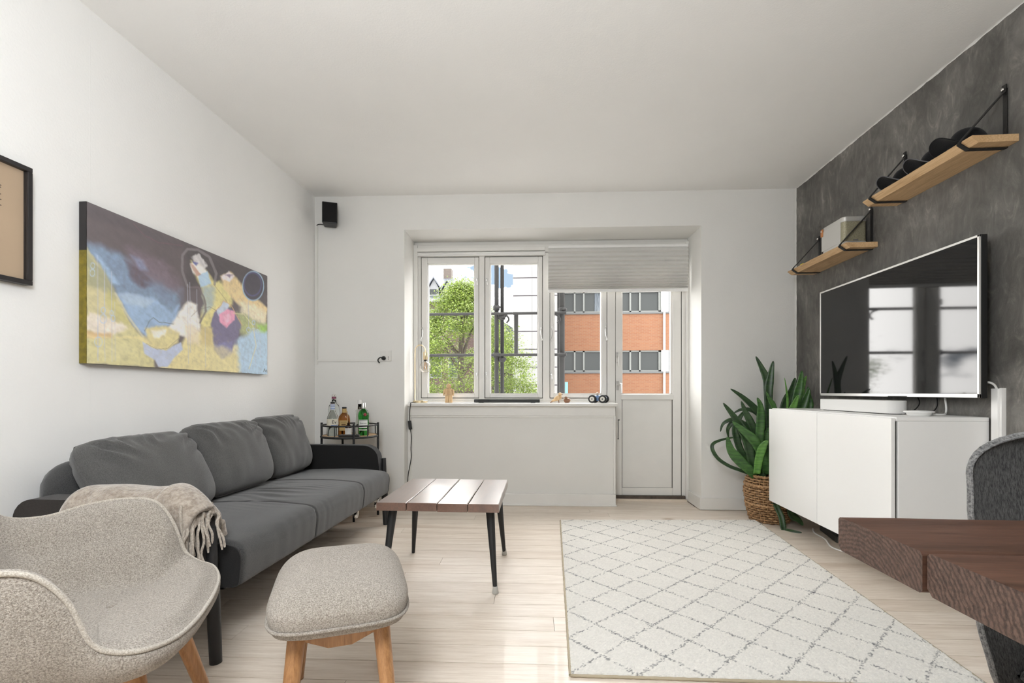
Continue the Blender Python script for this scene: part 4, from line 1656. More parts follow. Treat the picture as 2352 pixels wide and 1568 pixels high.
bo_ = obj('bulb', MB().lathe(bulb, 28, (.045, 0, 0)), glass_pane('clear_bulb_glass', (.93, .91, .88, 1), .10), lp, smooth=True)
fil = MB()
for k in range(4):
    a = PI / 4 + k * PI / 2
    fil.tube([(.045 + .006 * math.cos(a), .006 * math.sin(a), .345), (.045 + .012 * math.cos(a), .012 * math.sin(a), .285)], .0022, 6)
obj('filament', fil, plain('amber_filament', (.75, .45, .20, 1), .5), bo_, smooth=True)
crd = [WP(-1.150, .17, SZ + .004), WP(-1.140, .06, SZ + .004), WP(-1.137, .042, SZ - .012), WP(-1.150, .06, .775), WP(-1.155, .07, .70)]
o = thing('lamp_cord', 'black lamp cord with inline switch hanging below the sill', 'cord', (0, 0, 0))
obj('upper_cord', MB().tube(smoothpath(crd, 6), .0035, 8), M['black'], o, smooth=True)
p0 = WP(-1.150, .07, .665)
obj('inline_switch', MB().box(-.014, .014, -.010, .010, -.037, .037), M['black'], o, tuple(p0), (0, -.12, SK), bevel=.005)
crd = [WP(-1.146, .07, .63), WP(-1.138, .072, .56), WP(-1.143, .075, .47), WP(-1.140, .075, .40), WP(-1.152, .07, .32), WP(-1.165, .065, .24), WP(-1.168, .06, .12), WP(-1.155, .055, .02), WP(-1.10, .05, .006)]
obj('lower_cord', MB().tube(smoothpath(crd, 6), .0035, 8), M['black'], o, smooth=True)

M['maple'] = wood('pale_maple', (.62, .42, .22), (.74, .54, .31), (.56, .37, .19), 'z', 4, .45, 12, False, fine=.15)
M['walnut'] = wood('toy_walnut', (.24, .11, .06), (.30, .15, .08), (.20, .09, .05), 'x', 4, .45, 12, False, fine=.2)
fg = thing('wooden_figure', 'blocky pale wooden toy figure standing on the sill', 'figurine', WP(-.845, .19, SZ), SK)
for s in (-1, 1):
    obj('leg', rbox(s * .0155 - .0135, s * .0155 + .0135, -.015, .015, 0, .058).box(s * .0155 - .0135, s * .0155 + .0135, -.020, -.014, 0, .014), M['maple'], fg, bevel=.002)
obj('hip', rbox(-.030, .030, -.014, .014, .058, .068), M['maple'], fg, bevel=.003)
obj('torso', MB().prism([(-.031, .069), (.031, .069), (.024, .122), (-.024, .122)], -.016, .016, 'y'), M['maple'], fg, bevel=.002)
for s in (-1, 1):
    a_ = obj('arm', MB().tube([(s * .029, 0, .116), (s * .038, -.003, .098), (s * .040, -.010, .074)], [.0105, .0105, .0085], 10), M['maple'], fg, smooth=True)
    obj('hand', MB().tube([(s * .040, -.011, .072), (s * .040, -.016, .062)], .0065, 8), M['maple'], a_, smooth=True)
obj('head', MB().lathe([(.010, .122), (.010, .126), (.018, .128), (.020, .132), (.020, .150), (.017, .155), (.010, .156), (.010, .164), (0, .164)], 20), M['maple'], fg, auto=40)
tr = thing('slate_tray', 'long narrow black slate tray lying on the sill', 'tray', WP(-.346, .20, SZ), SK)
obj('slab', rbox(-.278, .278, -.05, .05, .004, .026), plain('black_slate', (.020, .022, .021, 1), .6, bump=.5, bscale=30), tr, bevel=.003)
obj('lip', MB().box(-.278, .278, -.05, -.042, .026, .030).box(-.278, .278, .042, .05, .026, .030), M['black'], tr)
for s in (-1, 1):
    obj('foot', rbox(s * .22 - .02, s * .22 + .02, -.03, .03, 0, .004), M['black'], tr)


def bird(label, u, kind):
    t = thing('wooden_bird', label, 'figurine', WP(u, .20, SZ), SK, 'wooden toy birds on the sill')
    P = []
    if kind == 0:
        cen = [(-.052, .012, .004), (-.035, .020, .010), (-.015, .032, .018), (.004, .042, .0225), (.016, .050, .021), (.020, .058, .014), (.019, .062, .010)]
    else:
        cen = [(-.024, .012, .012), (-.016, .016, .019), (.0, .019, .022), (.014, .018, .021), (.024, .014, .013)]
    pth = smoothpath([(a, 0, b_) for a, b_, r in cen], 4)
    rs = [r for a, b_, r in cen]
    rr_ = [np.interp(i / 4, range(len(rs)), rs) for i in range(len(pth))]
    obj('body', MB().tube(pth, [float(x) for x in rr_], 16), M['maple'] if kind == 0 else M['walnut'], t, smooth=True)
    hx, hz, hr = (.020, .073, .0155) if kind == 0 else (-.008, .043, .0125)
    hd_ = obj('head', MB().lathe([(hr * math.sin(PI * k / 10), -hr * math.cos(PI * k / 10)) for k in range(11)], 16, (hx, 0, hz)), M['maple'] if kind == 0 else M['walnut'], t, smooth=True)
    sx = 1 if kind == 0 else -1
    obj('beak', MB().tube([(hx + sx * hr * .8, 0, hz), (hx + sx * hr * 1.7, 0, hz - .004)], [.004, .0008], 8), M['walnut'], hd_, smooth=True)
    if kind == 0:
        for s in (-1, 1):
            obj('foot', MB().tube([(.008, s * .008, .030), (.012, s * .010, .0)], .0035, 8), M['walnut'], t, smooth=True)
        obj('tail_tip', MB().tube([(-.046, 0, .010), (-.064, 0, .003)], [.006, .0032], 10), M['walnut'], t, smooth=True)


bird('larger pale wooden bird with long tail on the sill', .083, 0)
bird('small round walnut bird beside the larger wooden bird', .163, 1)

car = thing('toy_car', 'blue wooden toy racing car with big black wheels on the sill', 'toy car', WP(.425, .165, SZ), SK + math.radians(-22))
M['carblue'] = plain('toy_blue', (.16, .27, .48, 1), .35, coat=.4)
pth = smoothpath([(-.062, 0, .036), (-.050, 0, .038), (-.01, 0, .042), (.04, 0, .040), (.068, 0, .036)], 6)
rs = [np.interp(i / (len(pth) - 1), [0, .15, .5, .85, 1], [.008, .020, .024, .021, .010]) for i in range(len(pth))]
obj('body', MB().tube(pth, [float(x) for x in rs], 18), M['carblue'], car, smooth=True)
for sx in (-1, 1):
    obj('axle', MB().tube([(sx * .044, -.042, .034), (sx * .044, .042, .034)], .004, 8), M['black'], car)
    for sy in (-1, 1):
        wh = obj('wheel', MB().lathe([(.020, -.010), (.030, -.010), (.034, -.006), (.034, .006), (.030, .010), (.020, .010)], 24, (sx * .044, sy * .042, .034), ax='y'), M['black'], car, auto=35)
        obj('hubcap', MB().lathe([(.0, -.0115), (.020, -.0108), (.020, .0108), (.0, .0115)], 20, (sx * .044, sy * .042, .034), ax='y'), plain('cream_hub', (.72, .70, .64, 1), .4), wh, auto=35)
        obj('hub_bolt', MB().lathe([(0, -.0145), (.006, -.0135), (.006, .0135), (0, .0145)], 12, (sx * .044, sy * .042, .034), ax='y'), M['black'], wh, auto=35)
obj('driver_head', MB().lathe([(.013 * math.sin(PI * k / 10), -.013 * math.cos(PI * k / 10)) for k in range(11)], 16, (-.012, 0, .076)), plain('pale_peg', (.70, .60, .50, 1), .5), car, smooth=True)

# ------------------------------------------------------------------ bar cart
CX_, CY_ = -1.512, 3.602
RZ = .612
bc = thing('bar_cart', 'small round black bar cart with wooden tray behind the sofa', 'bar cart', (CX_, CY_, 0))
TR = .205
obj('tray_board', MB().lathe([(TR - .004, RZ - .012), (TR - .004, RZ), (0, RZ)], 48), M['oak'], bc, auto=30)
for nm, z, r in (('tray_rim', RZ - .006, .0085), ('gallery_rail', RZ + .078, .0055)):
    obj(nm, MB().tube([(math.cos(2 * PI * k / 64) * TR, math.sin(2 * PI * k / 64) * TR, z) for k in range(64)], r, 8, closed=True), M['blackmetal'], bc, smooth=True)
for a in (188, 300, 8, 128):
    c_, s_ = math.cos(math.radians(a)), math.sin(math.radians(a))
    obj('leg', MB().tube([(TR * c_ * 1.03, TR * s_ * 1.03, .0), (TR * c_ * 1.03, TR * s_ * 1.03, RZ + .096)], .0085, 12), M['blackmetal'], bc, auto=40)
for a in (214, 262, 330, 45, 90, 160):
    c_, s_ = math.cos(math.radians(a)), math.sin(math.radians(a))
    obj('baluster', MB().tube([(TR * c_, TR * s_, RZ - .006), (TR * c_, TR * s_, RZ + .078)], .0042, 8), M['blackmetal'], bc, auto=40)
obj('lower_shelf', MB().lathe([(TR, .19), (TR, .205), (0, .205)], 40), M['oak'], bc, auto=30)


def text_mesh(txt, size, shear=0.0, radius=None, depth=.0004):
    cu = bpy.data.curves.new('txt', 'FONT')
    cu.body = txt
    cu.size = size
    cu.align_x = 'CENTER'
    cu.align_y = 'CENTER'
    cu.shear = shear
    cu.extrude = depth
    ob = bpy.data.objects.new('txt', cu)
    COL.objects.link(ob)
    dg = bpy.context.evaluated_depsgraph_get()
    me = bpy.data.meshes.new_from_object(ob.evaluated_get(dg))
    bpy.data.objects.remove(ob)
    for v_ in me.vertices:
        x, y, z = v_.co
        if radius:
            a = x / radius
            v_.co = ((radius + z) * math.sin(a), -(radius + z) * math.cos(a), y)
        else:
            v_.co = (x, -z, y)
    return me


def label_patch(r, z0, z1, a0, a1, off=.0006, n=16):
    P = []
    for i in range(n + 1):
        a = a0 + (a1 - a0) * i / n
        for z in (z0, z1):
            P.append(((r + off) * math.sin(a), -(r + off) * math.cos(a), z))
    return MB().grid(P, n + 1, 2)


def bottle(name, label, x, y, prof, mat, n=28, square=0):
    t = thing(name, label, 'bottle', (x, y, RZ), math.radians(14))
    mb = MB().lathe(prof, n)
    if square:
        vs = []
        for (a, b_, z) in mb.v:
            r = math.hypot(a, b_)
            if z < square and r > 1e-4:
                k = (abs(a / r) ** 5 + abs(b_ / r) ** 5) ** (-1 / 5)
                k = min(k, 1.16)
                vs.append((a * k, b_ * k * .72, z))
            else:
                vs.append((a, b_, z))
        mb.v = vs
    obj('glass_body', mb, mat, t, smooth=True)
    return t


M['clearglass'] = bottle_glass('clear_bottle_glass', (.93, .97, .95, 1))
M['amberglass'] = bottle_glass('amber_bottle_glass', (.55, .20, .04, 1))
M['greenglass'] = bottle_glass('green_bottle_glass', (.05, .36, .06, 1))
M['brownglass'] = bottle_glass('brown_bottle_glass', (.14, .05, .02, 1))
M['creamlabel'] = plain('cream_paper_label', (.72, .68, .56, 1), .7)
M['whitelabel'] = plain('white_paper_label', (.74, .74, .72, 1), .6)
M['ink'] = plain('black_ink', (.012, .012, .014, 1), .7)
M['bluepaint'] = plain('blue_stripe', (.04, .14, .42, 1), .5)
M['redseal'] = plain('red_wax_seal', (.28, .012, .02, 1), .5)
M['goldlabel'] = plain('tan_gold_label', (.52, .36, .14, 1), .6)

b1 = bottle('clear_bottle', 'clear bottle with blue striped neck and cream label reading Ev', -1.612, 3.525,
            [(.036, 0), (.041, .004), (.042, .10), (.041, .125), (.036, .150), (.022, .178), (.0155, .195), (.0150, .240)], M['clearglass'])
obj('paper_label', label_patch(.042, .072, .128, -1.25, 1.25), M['creamlabel'], b1)
lb = obj('lettering', text_mesh('Ev', .036, 0, .0432), None, b1, rot=(0, 0, .42), loc=(0, 0, .104))
lb.data.materials.append(M['ink'])
obj('label_line', label_patch(.042, .078, .083, -.1, 1.1, .0012), M['bluepaint'], b1)
for k in range(3):
    obj('neck_stripe', MB().lathe([(.0162, .200 + .014 * k), (.0162, .206 + .014 * k)], 18), M['bluepaint'], b1)
obj('cap', MB().lathe([(.0165, .240), (.0165, .254), (0, .255)], 18), M['black'], b1, auto=30)
obj('neck_band', MB().lathe([(.0158, .196), (.0158, .240)], 18), M['whitelabel'], b1)
b2 = bottle('clear_bottle', 'tall clear bottle with silver stopper at the back of the cart', -1.668, 3.668,
            [(.038, 0), (.043, .004), (.043, .195), (.036, .225), (.018, .240), (.0155, .27)], M['clearglass'])
obj('stopper', MB().lathe([(.016, .268), (.017, .27), (.017, .305), (.013, .310), (0, .311)], 18), M['chrome'], b2, auto=30)
obj('neck_band', MB().lathe([(.0172, .276), (.0172, .292)], 18), plain('plum_foil', (.22, .05, .10, 1), .5), b2)
b3 = bottle('amber_bottle', 'square shouldered amber spirit bottle with tan label', -1.560, 3.612,
            [(.036, 0), (.040, .003), (.041, .12), (.038, .142), (.026, .160), (.0165, .168), (.0160, .205)], M['amberglass'], 32, .150)
obj('paper_label', rbox(-.031, .031, -.0345, -.0335, .035, .112), M['goldlabel'], b3)
obj('label_print', rbox(-.022, .022, -.0352, -.0346, .062, .066).box(-.016, .016, -.0352, -.0346, .074, .086).box(-.020, .020, -.0352, -.0346, .098, .101), plain('brown_ink', (.17, .09, .03, 1), .7), b3)
obj('neck_label', MB().lathe([(.0168, .170), (.0168, .200)], 18), M['goldlabel'], b3)
obj('cap', MB().lathe([(.017, .203), (.017, .213), (0, .214)], 18), M['black'], b3, auto=30)
b4 = bottle('green_bottle', 'green gin bottle with white label and red seal', -1.398, 3.585,
            [(.034, 0), (.039, .003), (.039, .13), (.0405, .140), (.0405, .152), (.038, .168), (.028, .190), (.015, .200), (.0148, .205)], M['greenglass'])
obj('paper_label', label_patch(.039, .058, .120, -.95, .95), M['whitelabel'], b4)
lb = obj('lettering', text_mesh('Tanqueray', .0125, .35, .0402), None, b4, loc=(0, 0, .094))
lb.data.materials.append(M['ink'])
obj('label_line', label_patch(.039, .114, .1165, -.95, .95, .0011), M['ink'], b4)
obj('lower_label', label_patch(.039, .040, .048, -.95, .95), M['whitelabel'], b4)
obj('seal', MB().lathe([(0, -.003), (.012, -.002), (.0125, .002)], 18, (.014, -.0365, .158), ax='y'), M['redseal'], b4, auto=30)
obj('cap', MB().lathe([(.0155, .203), (.0155, .242), (.014, .245), (0, .246)], 18), M['chrome'], b4, auto=30)
b5 = bottle('clear_bottle', 'slim clear bottle with white cap behind the green bottle', -1.472, 3.695,
            [(.030, 0), (.034, .004), (.034, .175), (.032, .185), (.016, .192), (.0145, .235)], M['clearglass'])
obj('cap', MB().lathe([(.0165, .235), (.0165, .266), (0, .267)], 18), M['whiteplastic'], b5, auto=30)
b6 = thing('reed_diffuser', 'little dark brown bottle with white label and a wooden stick', 'diffuser', (-1.487, 3.515, RZ), math.radians(14))
obj('glass_body', MB().lathe([(.022, 0), (.024, .003), (.024, .060), (.021, .074), (.010, .086), (.010, .100)], 22), M['brownglass'], b6, smooth=True)
obj('paper_label', label_patch(.024, .012, .060, -1.3, 1.3), M['whitelabel'], b6)
obj('stick', MB().tube([(0, 0, .02), (-.010, .004, .185)], .003, 8), M['maple'], b6, smooth=True)
rm = thing('remote_control', 'black remote control lying at the front of the bar cart tray', 'remote', (-1.455, 3.455, RZ), math.radians(8))
obj('body', rbox(-.075, .075, -.02, .02, 0, .017), M['black'], rm, bevel=.006, seg=3)
for i in range(5):
    for j in (-1, 1):
        obj('key', rbox(-.055 + .024 * i - .006, -.055 + .024 * i + .006, j * .008 - .004, j * .008 + .004, .017, .0185), plain('grey_key', (.25, .25, .25, 1), .5) if (i, j) == (0, -1) else bpy.data.materials['grey_key'], rm)

# ------------------------------------------------------------------ things on the walls
sp = thing('wall_speaker', 'small black loudspeaker mounted high in the corner', 'speaker', WP(-1.765, -.075, 2.285), SK + math.radians(20))
obj('cabinet', MB().prism([(-.058, -.065), (.058, -.065), (.046, .055), (-.046, .055)], 0, .168), M['black'], sp, bevel=.006, seg=3)
obj('grille', rbox(-.054, .054, -.0695, -.064, .006, .162), fabric('black_grille', (.008, .008, .008), (.016, .016, .016), 500, .3), sp, bevel=.002)
obj('wall_bracket', MB().tube([(0, .05, .08), (0, .085, .08)], .012, 10), M['black'], sp)
cable('short black speaker cable running from the corner speaker to the wall duct', [WP(-1.82, -.06, 2.295), WP(-1.855, -.02, 2.315), WP(-1.89, -.012, 2.318), WP(-1.905, -.010, 2.31)], .0035, 'black')
dk = MB()
dk.box(-1.916, -1.898, -.010, 0, 1.165, 2.31)
dk.box(-1.898, -1.330, -.008, 0, 1.192, 1.207)
struct('trim_10', dk, M['trim'], 'white cable duct down the corner and across to the outlet', 'cable duct', WLOC, SK)
ou = thing('wall_outlet', 'white double wall outlet with switch at the end of the duct', 'outlet', WP(-1.330, 0, 1.238), SK)
obj('plate', rbox(-.045, .045, -.012, 0, -.045, .042), M['trim'], ou, bevel=.003)
obj('rocker', rbox(-.034, -.002, -.0145, -.011, .004, .036), M['trim'], ou, bevel=.001)
obj('rocker', rbox(.000, .032, -.0145, -.011, .004, .036), M['trim'], ou, bevel=.001)
for z in (-.012, -.028):
    obj('socket_hole', MB().lathe([(.0035, -.0135), (.0035, -.011)], 10, (.022, 0, z), ax='y'), M['black'], ou)
pg = thing('black_plug', 'black angled plug with a curled cord stub in the outlet', 'plug', WP(-1.335, -.012, 1.216), SK)
obj('plug_body', MB().lathe([(.018, 0), (.017, -.012), (.010, -.030), (.006, -.034)], 14, (-.010, 0, 0), ax='y'), M['black'], pg, smooth=True)
obj('cord', MB().tube(smoothpath([(-.012, -.030, .002), (-.030, -.032, .004), (-.048, -.030, -.012), (-.046, -.026, -.030), (-.036, -.024, -.038)], 6), .005, 8), M['black'], pg, smooth=True)

# ------------------------------------------------------------------ canvas painting
PY0, PY1, PZ0, PZ1, PX = 1.856, 3.138, 1.058, 1.722, -1.890


def vnoise(shape_u, shape_v, fu, fv, seed):
    """smooth value noise sampled at arrays u,v"""
    r = np.random.default_rng(seed)
    G = r.random((64, 64))
    u = shape_u * fu
    v_ = shape_v * fv
    i0 = np.floor(u).astype(int)
    j0 = np.floor(v_).astype(int)
    a = u - i0
    b_ = v_ - j0
    a = a * a * (3 - 2 * a)
    b_ = b_ * b_ * (3 - 2 * b_)
    g = lambda i, j: G[i % 64, j % 64]
    return (g(i0, j0) * (1 - a) * (1 - b_) + g(i0 + 1, j0) * a * (1 - b_) + g(i0, j0 + 1) * (1 - a) * b_ + g(i0 + 1, j0 + 1) * a * b_)


def fbm(u, v_, f, seed, oct_=4):
    t = 0
    amp = 1
    s = 0
    for o_ in range(oct_):
        t = t + amp * vnoise(u, v_, f * 2 ** o_, f * 2 ** o_, seed + o_)
        s += amp
        amp *= .55
    return t / s


NS_, NT2 = 340, 190
S, T = np.meshgrid(np.linspace(0, 1, NS_), np.linspace(0, 1, NT2), indexing='ij')
# sketch coordinates of each canvas point (the sketch was drawn in perspective)
yw = PY0 + S * (PY1 - PY0)
zw = PZ1 - T * (PZ1 - PZ0)
dep = -PX * math.sin(PSI) + yw * math.cos(PSI)
lat = PX * math.cos(PSI) + yw * math.sin(PSI)
U = (1176 + 1115 * lat / dep) * 1737 / 720
V = (900 - 1115 * (zw - .94) / dep - 300) * 1568 / 650
NW = fbm(S * 2, T, 9, 50) - .5
NW2 = fbm(S * 2, T, 9, 80) - .5
FINE = fbm(S * 2, T, 40, 120) - .5
STRK = fbm(S * 2 + T * .6, (T - S * .8) * 5, 10, 300) - .5


def L3(r, g, b_):
    return np.array(lin(r, g, b_)[:3])


IMG = np.ones(S.shape + (3,)) * L3(98, 88, 92)


def sdpoly(pts, u, v_):
    p = np.array(pts, float)
    n_ = len(p)
    d = np.full(u.shape, 1e9)
    inside = np.zeros(u.shape, bool)
    for i in range(n_):
        x1, y1 = p[i]
        x2, y2 = p[(i + 1) % n_]
        ex, ey = x2 - x1, y2 - y1
        t = np.clip(((u - x1) * ex + (v_ - y1) * ey) / (ex * ex + ey * ey + 1e-9), 0, 1)
        d = np.minimum(d, np.hypot(u - x1 - t * ex, v_ - y1 - t * ey))
        cnd = ((y1 > v_) != (y2 > v_)) & (u < (x2 - x1) * (v_ - y1) / (y2 - y1 + 1e-12) + x1)
        inside ^= cnd
    return np.where(inside, -d, d)


def lay(mask, col_, var=.08):
    global IMG
    c_ = L3(*col_) * (1 + var * 2.2 * FINE[..., None] + var * NW2[..., None] + var * 2.4 * STRK[..., None])
    IMG = IMG * (1 - mask[..., None]) + c_ * mask[..., None]


def poly(pts, col_, soft=12, alpha=1, warp=25, var=.10):
    d = sdpoly(pts, U + NW * warp * 2, V + NW2 * warp * 2)
    m_ = np.clip(.5 - d / soft, 0, 1)
    m_ = m_ * m_ * (3 - 2 * m_)
    lay(np.clip(m_ * alpha * (1 + .5 * FINE), 0, 1), col_, var)


def stroke(pts, wdt, col_, alpha=1, warp=3, soft=3):
    d = np.full(U.shape, 1e9)
    uu, vv = U + NW * warp * 2, V + NW2 * warp * 2
    for (x1, y1), (x2, y2) in zip(pts[:-1], pts[1:]):
        ex, ey = x2 - x1, y2 - y1
        t = np.clip(((uu - x1) * ex + (vv - y1) * ey) / (ex * ex + ey * ey + 1e-9), 0, 1)
        d = np.minimum(d, np.hypot(uu - x1 - t * ex, vv - y1 - t * ey))
    lay(np.clip((wdt / 2 + soft / 2 - d) / soft, 0, 1) * alpha, col_, .05)


def ring(cx, cy, rx, ry, wdt, col_, alpha=1, fill=None):
    d = (np.hypot((U - cx) / rx, (V - cy) / ry) - 1) * min(rx, ry)
    if fill:
        lay(np.clip(.5 - d / 3, 0, 1), fill, .06)
    lay(np.clip((wdt / 2 + 1.5 - np.abs(d)) / 3, 0, 1) * alpha, col_, .05)


# dark sky
poly([(470, 380), (1000, 600), (1000, 800), (740, 780), (470, 620)], (92, 82, 84), 90, .8, 30)
poly([(1000, 600), (1490, 800), (1490, 980), (1250, 900), (1040, 860)], (78, 72, 74), 60, .9, 20)
poly([(480, 390), (1040, 640), (1000, 660), (480, 470)], (86, 78, 82), 40, .8, 10)
# blue valley
poly([(484, 610), (560, 640), (700, 720), (860, 800), (1000, 880), (1010, 1010), (960, 1080), (840, 1130), (760, 1080), (680, 960), (600, 850), (490, 680)], (118, 142, 172), 55, .9, 25)
poly([(700, 650), (900, 720), (990, 830), (1000, 900), (860, 850), (740, 760)], (116, 100, 112), 70, .9, 25)
poly([(640, 900), (740, 900), (850, 930), (960, 1000), (1000, 960), (980, 1050), (880, 1110), (800, 1140), (740, 1080)], (142, 172, 206), 30, .95, 15)
poly([(650, 900), (760, 905), (860, 950), (800, 980), (700, 960)], (166, 188, 210), 25, .8, 15)
poly([(530, 680), (600, 760), (660, 850), (620, 850), (560, 760)], (150, 182, 212), 25, .8, 15)
poly([(690, 720), (780, 760), (870, 860), (780, 860), (720, 800)], (96, 82, 92), 30, .9, 20)
poly([(720, 690), (790, 720), (830, 780), (780, 770)], (128, 138, 176), 25, .7, 15)
poly([(800, 830), (900, 860), (980, 960), (900, 930)], (110, 124, 152), 35, .7, 20)
# yellow hills on the left
poly([(480, 640), (520, 700), (580, 790), (650, 920), (720, 1060), (790, 1150), (850, 1230), (860, 1310), (470, 1290)], (206, 196, 134), 18, 1, 14)
poly([(480, 640), (530, 720), (590, 800), (640, 900), (600, 960), (540, 900), (480, 830)], (146, 148, 116), 35, .8, 30)
poly([(480, 850), (560, 880), (640, 960), (690, 1060), (640, 1100), (560, 1080), (480, 1090)], (202, 190, 140), 35, .7, 30)
poly([(480, 1010), (560, 1030), (660, 1050), (700, 1090), (620, 1120), (480, 1110)], (232, 218, 204), 25, .85, 30)
poly([(480, 1110), (620, 1120), (620, 1145), (480, 1150)], (214, 172, 110), 20, .8, 12)
poly([(600, 880), (650, 960), (720, 1060), (700, 1080), (620, 1020), (580, 940)], (190, 182, 104), 30, .7, 25)
poly([(480, 1140), (760, 1150), (860, 1230), (900, 1320), (1330, 1350), (1330, 1200), (1150, 1080), (1040, 1120), (980, 1230), (860, 1190), (800, 1140)], (224, 208, 142), 30, 1, 18)
poly([(540, 1170), (700, 1180), (760, 1240), (620, 1250), (540, 1220)], (216, 206, 146), 40, .7, 30)
stroke([(640, 900), (700, 1010), (790, 1140)], 10, (206, 200, 168), .8, 6, 8)
# white fang and lavender shape
poly([(960, 1060), (1010, 1000), (1040, 950), (1090, 960), (1110, 1040), (1100, 1100), (1040, 1150), (980, 1130), (920, 1110)], (236, 230, 220), 22, 1, 18)
poly([(1020, 1080), (1100, 1090), (1100, 1190), (1040, 1180)], (226, 208, 176), 30, .8, 20)
poly([(800, 1090), (860, 1075), (940, 1090), (990, 1120), (980, 1180), (930, 1215), (860, 1200), (810, 1150)], (214, 200, 134), 20, 1, 14)
poly([(830, 1095), (930, 1105), (920, 1135), (850, 1140)], (238, 232, 216), 20, .9, 18)
poly([(785, 1170), (840, 1200), (920, 1215), (1000, 1175), (1010, 1215), (960, 1260), (930, 1310), (880, 1305), (860, 1270), (800, 1240)], (178, 188, 214), 10, 1, 10)
stroke([(800, 1110), (830, 1050), (850, 1035), (880, 1060), (960, 1070)], 3.5, (92, 92, 96), .85)
stroke([(810, 1180), (870, 1210), (930, 1205), (990, 1150)], 3, (120, 110, 84), .7)
# the light column
poly([(1060, 720), (1110, 740), (1180, 830), (1220, 830), (1280, 900), (1290, 960), (1200, 1010), (1170, 1080), (1110, 1090), (1130, 960), (1120, 880), (1080, 800)], (222, 210, 132), 25, 1, 16)
poly([(1120, 860), (1190, 860), (1180, 980), (1130, 1010)], (160, 180, 184), 30, .8, 20)
poly([(1055, 735), (1090, 730), (1140, 770), (1150, 800), (1100, 820), (1070, 790)], (238, 234, 228), 12, 1, 14)
poly([(1095, 800), (1150, 780), (1170, 850), (1110, 870)], (172, 202, 226), 10, 1, 10)
poly([(1055, 735), (1075, 740), (1110, 800), (1085, 810)], (176, 110, 70), 10, .7, 12)
poly([(1060, 690), (1110, 680), (1150, 740), (1130, 770), (1080, 730)], (226, 222, 222), 14, .75, 30)
poly([(1060, 720), (1100, 730), (1090, 750)], (64, 74, 160), 8, .9, 8)
stroke([(1040, 860), (1010, 780), (1008, 690), (1040, 655), (1100, 660), (1160, 700), (1200, 790), (1190, 850)], 14, (128, 122, 124), .75, 4, 4)
stroke([(1040, 860), (1100, 870), (1130, 920), (1140, 1000), (1110, 1060)], 10, (108, 96, 100), .8, 6, 5)
# right ridge
poly([(1230, 800), (1280, 780), (1330, 840), (1380, 900), (1480, 980), (1480, 1060), (1380, 1000), (1300, 940), (1240, 880)], (228, 200, 140), 22, 1, 14)
poly([(1230, 800), (1270, 775), (1300, 800), (1280, 840), (1240, 830)], (232, 220, 222), 12, .95, 20)
poly([(1245, 795), (1290, 790), (1280, 815)], (116, 92, 128), 10, .8, 18)
poly([(1330, 930), (1400, 960), (1480, 1010), (1480, 1080), (1400, 1050), (1330, 1010)], (234, 222, 188), 30, .85, 20)
poly([(1310, 1000), (1400, 1040), (1480, 1090), (1480, 1160), (1360, 1140), (1310, 1080)], (176, 184, 118), 40, .9, 20)
poly([(1430, 1080), (1485, 1070), (1485, 1160), (1450, 1170)], (150, 204, 70), 35, .8, 10)
poly([(1190, 1010), (1240, 950), (1300, 1000), (1330, 1080), (1330, 1130), (1290, 1230), (1220, 1260), (1190, 1210), (1170, 1060)], (112, 104, 136), 14, 1, 14)
poly([(1195, 1000), (1240, 942), (1270, 960), (1260, 1000), (1215, 1030)], (188, 198, 216), 10, .95, 12)
poly([(1215, 1020), (1260, 985), (1300, 1000), (1300, 1050), (1255, 1090), (1220, 1060)], (228, 146, 178), 10, 1, 8)
poly([(1235, 1020), (1275, 1010), (1280, 1050), (1250, 1070)], (238, 174, 196), 12, .9, 8)
poly([(1190, 1180), (1290, 1170), (1300, 1230), (1230, 1260)], (120, 118, 166), 25, .8, 20)
stroke([(1195, 1000), (1240, 942), (1280, 965), (1340, 1080)], 4, (206, 160, 110), .8, 4)
poly([(1310, 1160), (1400, 1110), (1490, 1120), (1490, 1360), (1320, 1345)], (168, 198, 222), 30, 1, 14)
poly([(1160, 1170), (1320, 1240), (1330, 1345), (1160, 1330)], (220, 206, 144), 30, .6, 20)
poly([(1110, 1080), (1175, 1090), (1180, 1190), (1110, 1190)], (196, 176, 112), 30, .8, 20)
# rings, drips and scribbles
ring(1403, 860, 58, 80, 5, (146, 176, 200), .95, (72, 68, 78))
ring(1400, 850, 48, 64, 7, (84, 84, 128), .7)
stroke([(740, 515), (800, 580), (880, 620), (1010, 636)], 3, (120, 78, 92), .6)
for x, y0_, y1_, a_ in ((540, 690, 1275, .85), (578, 760, 1275, .75), (618, 780, 1280, .6), (636, 950, 1270, .5), (1040, 850, 1290, .55), (1052, 840, 1230, .5), (1090, 880, 1100, .4), (1136, 1090, 1310, .45), (1375, 930, 1100, .5), (1412, 1050, 1300, .4), (1440, 1090, 1260, .4)):
    stroke([(x, y0_), (x + 3, y1_)], 3.5, (182, 186, 204), a_, 2)
for cx, cy, r in ((514, 748, 12), (512, 787, 14), (572, 995, 12), (572, 1042, 18), (618, 1010, 10), (626, 1040, 12), (545, 1170, 20), (1377, 1103, 10), (1405, 1063, 8), (1404, 1104, 8), (1427, 1112, 8)):
    ring(cx, cy, r, r * 1.35, 3.2, (176, 198, 224), .85)
stroke([(1060, 1030), (1100, 990), (1160, 975), (1200, 1000)], 3, (104, 90, 90), .7)
stroke([(1290, 1010), (1350, 1015), (1400, 1080), (1420, 1190), (1380, 1320)], 4, (222, 212, 160), .7)
stroke([(1185, 850), (1230, 910), (1260, 950)], 3, (150, 130, 90), .6)
stroke([(1460, 1335), (1466, 1318), (1470, 1335), (1476, 1325), (1480, 1338)], 3, (70, 74, 84), .9, 0)
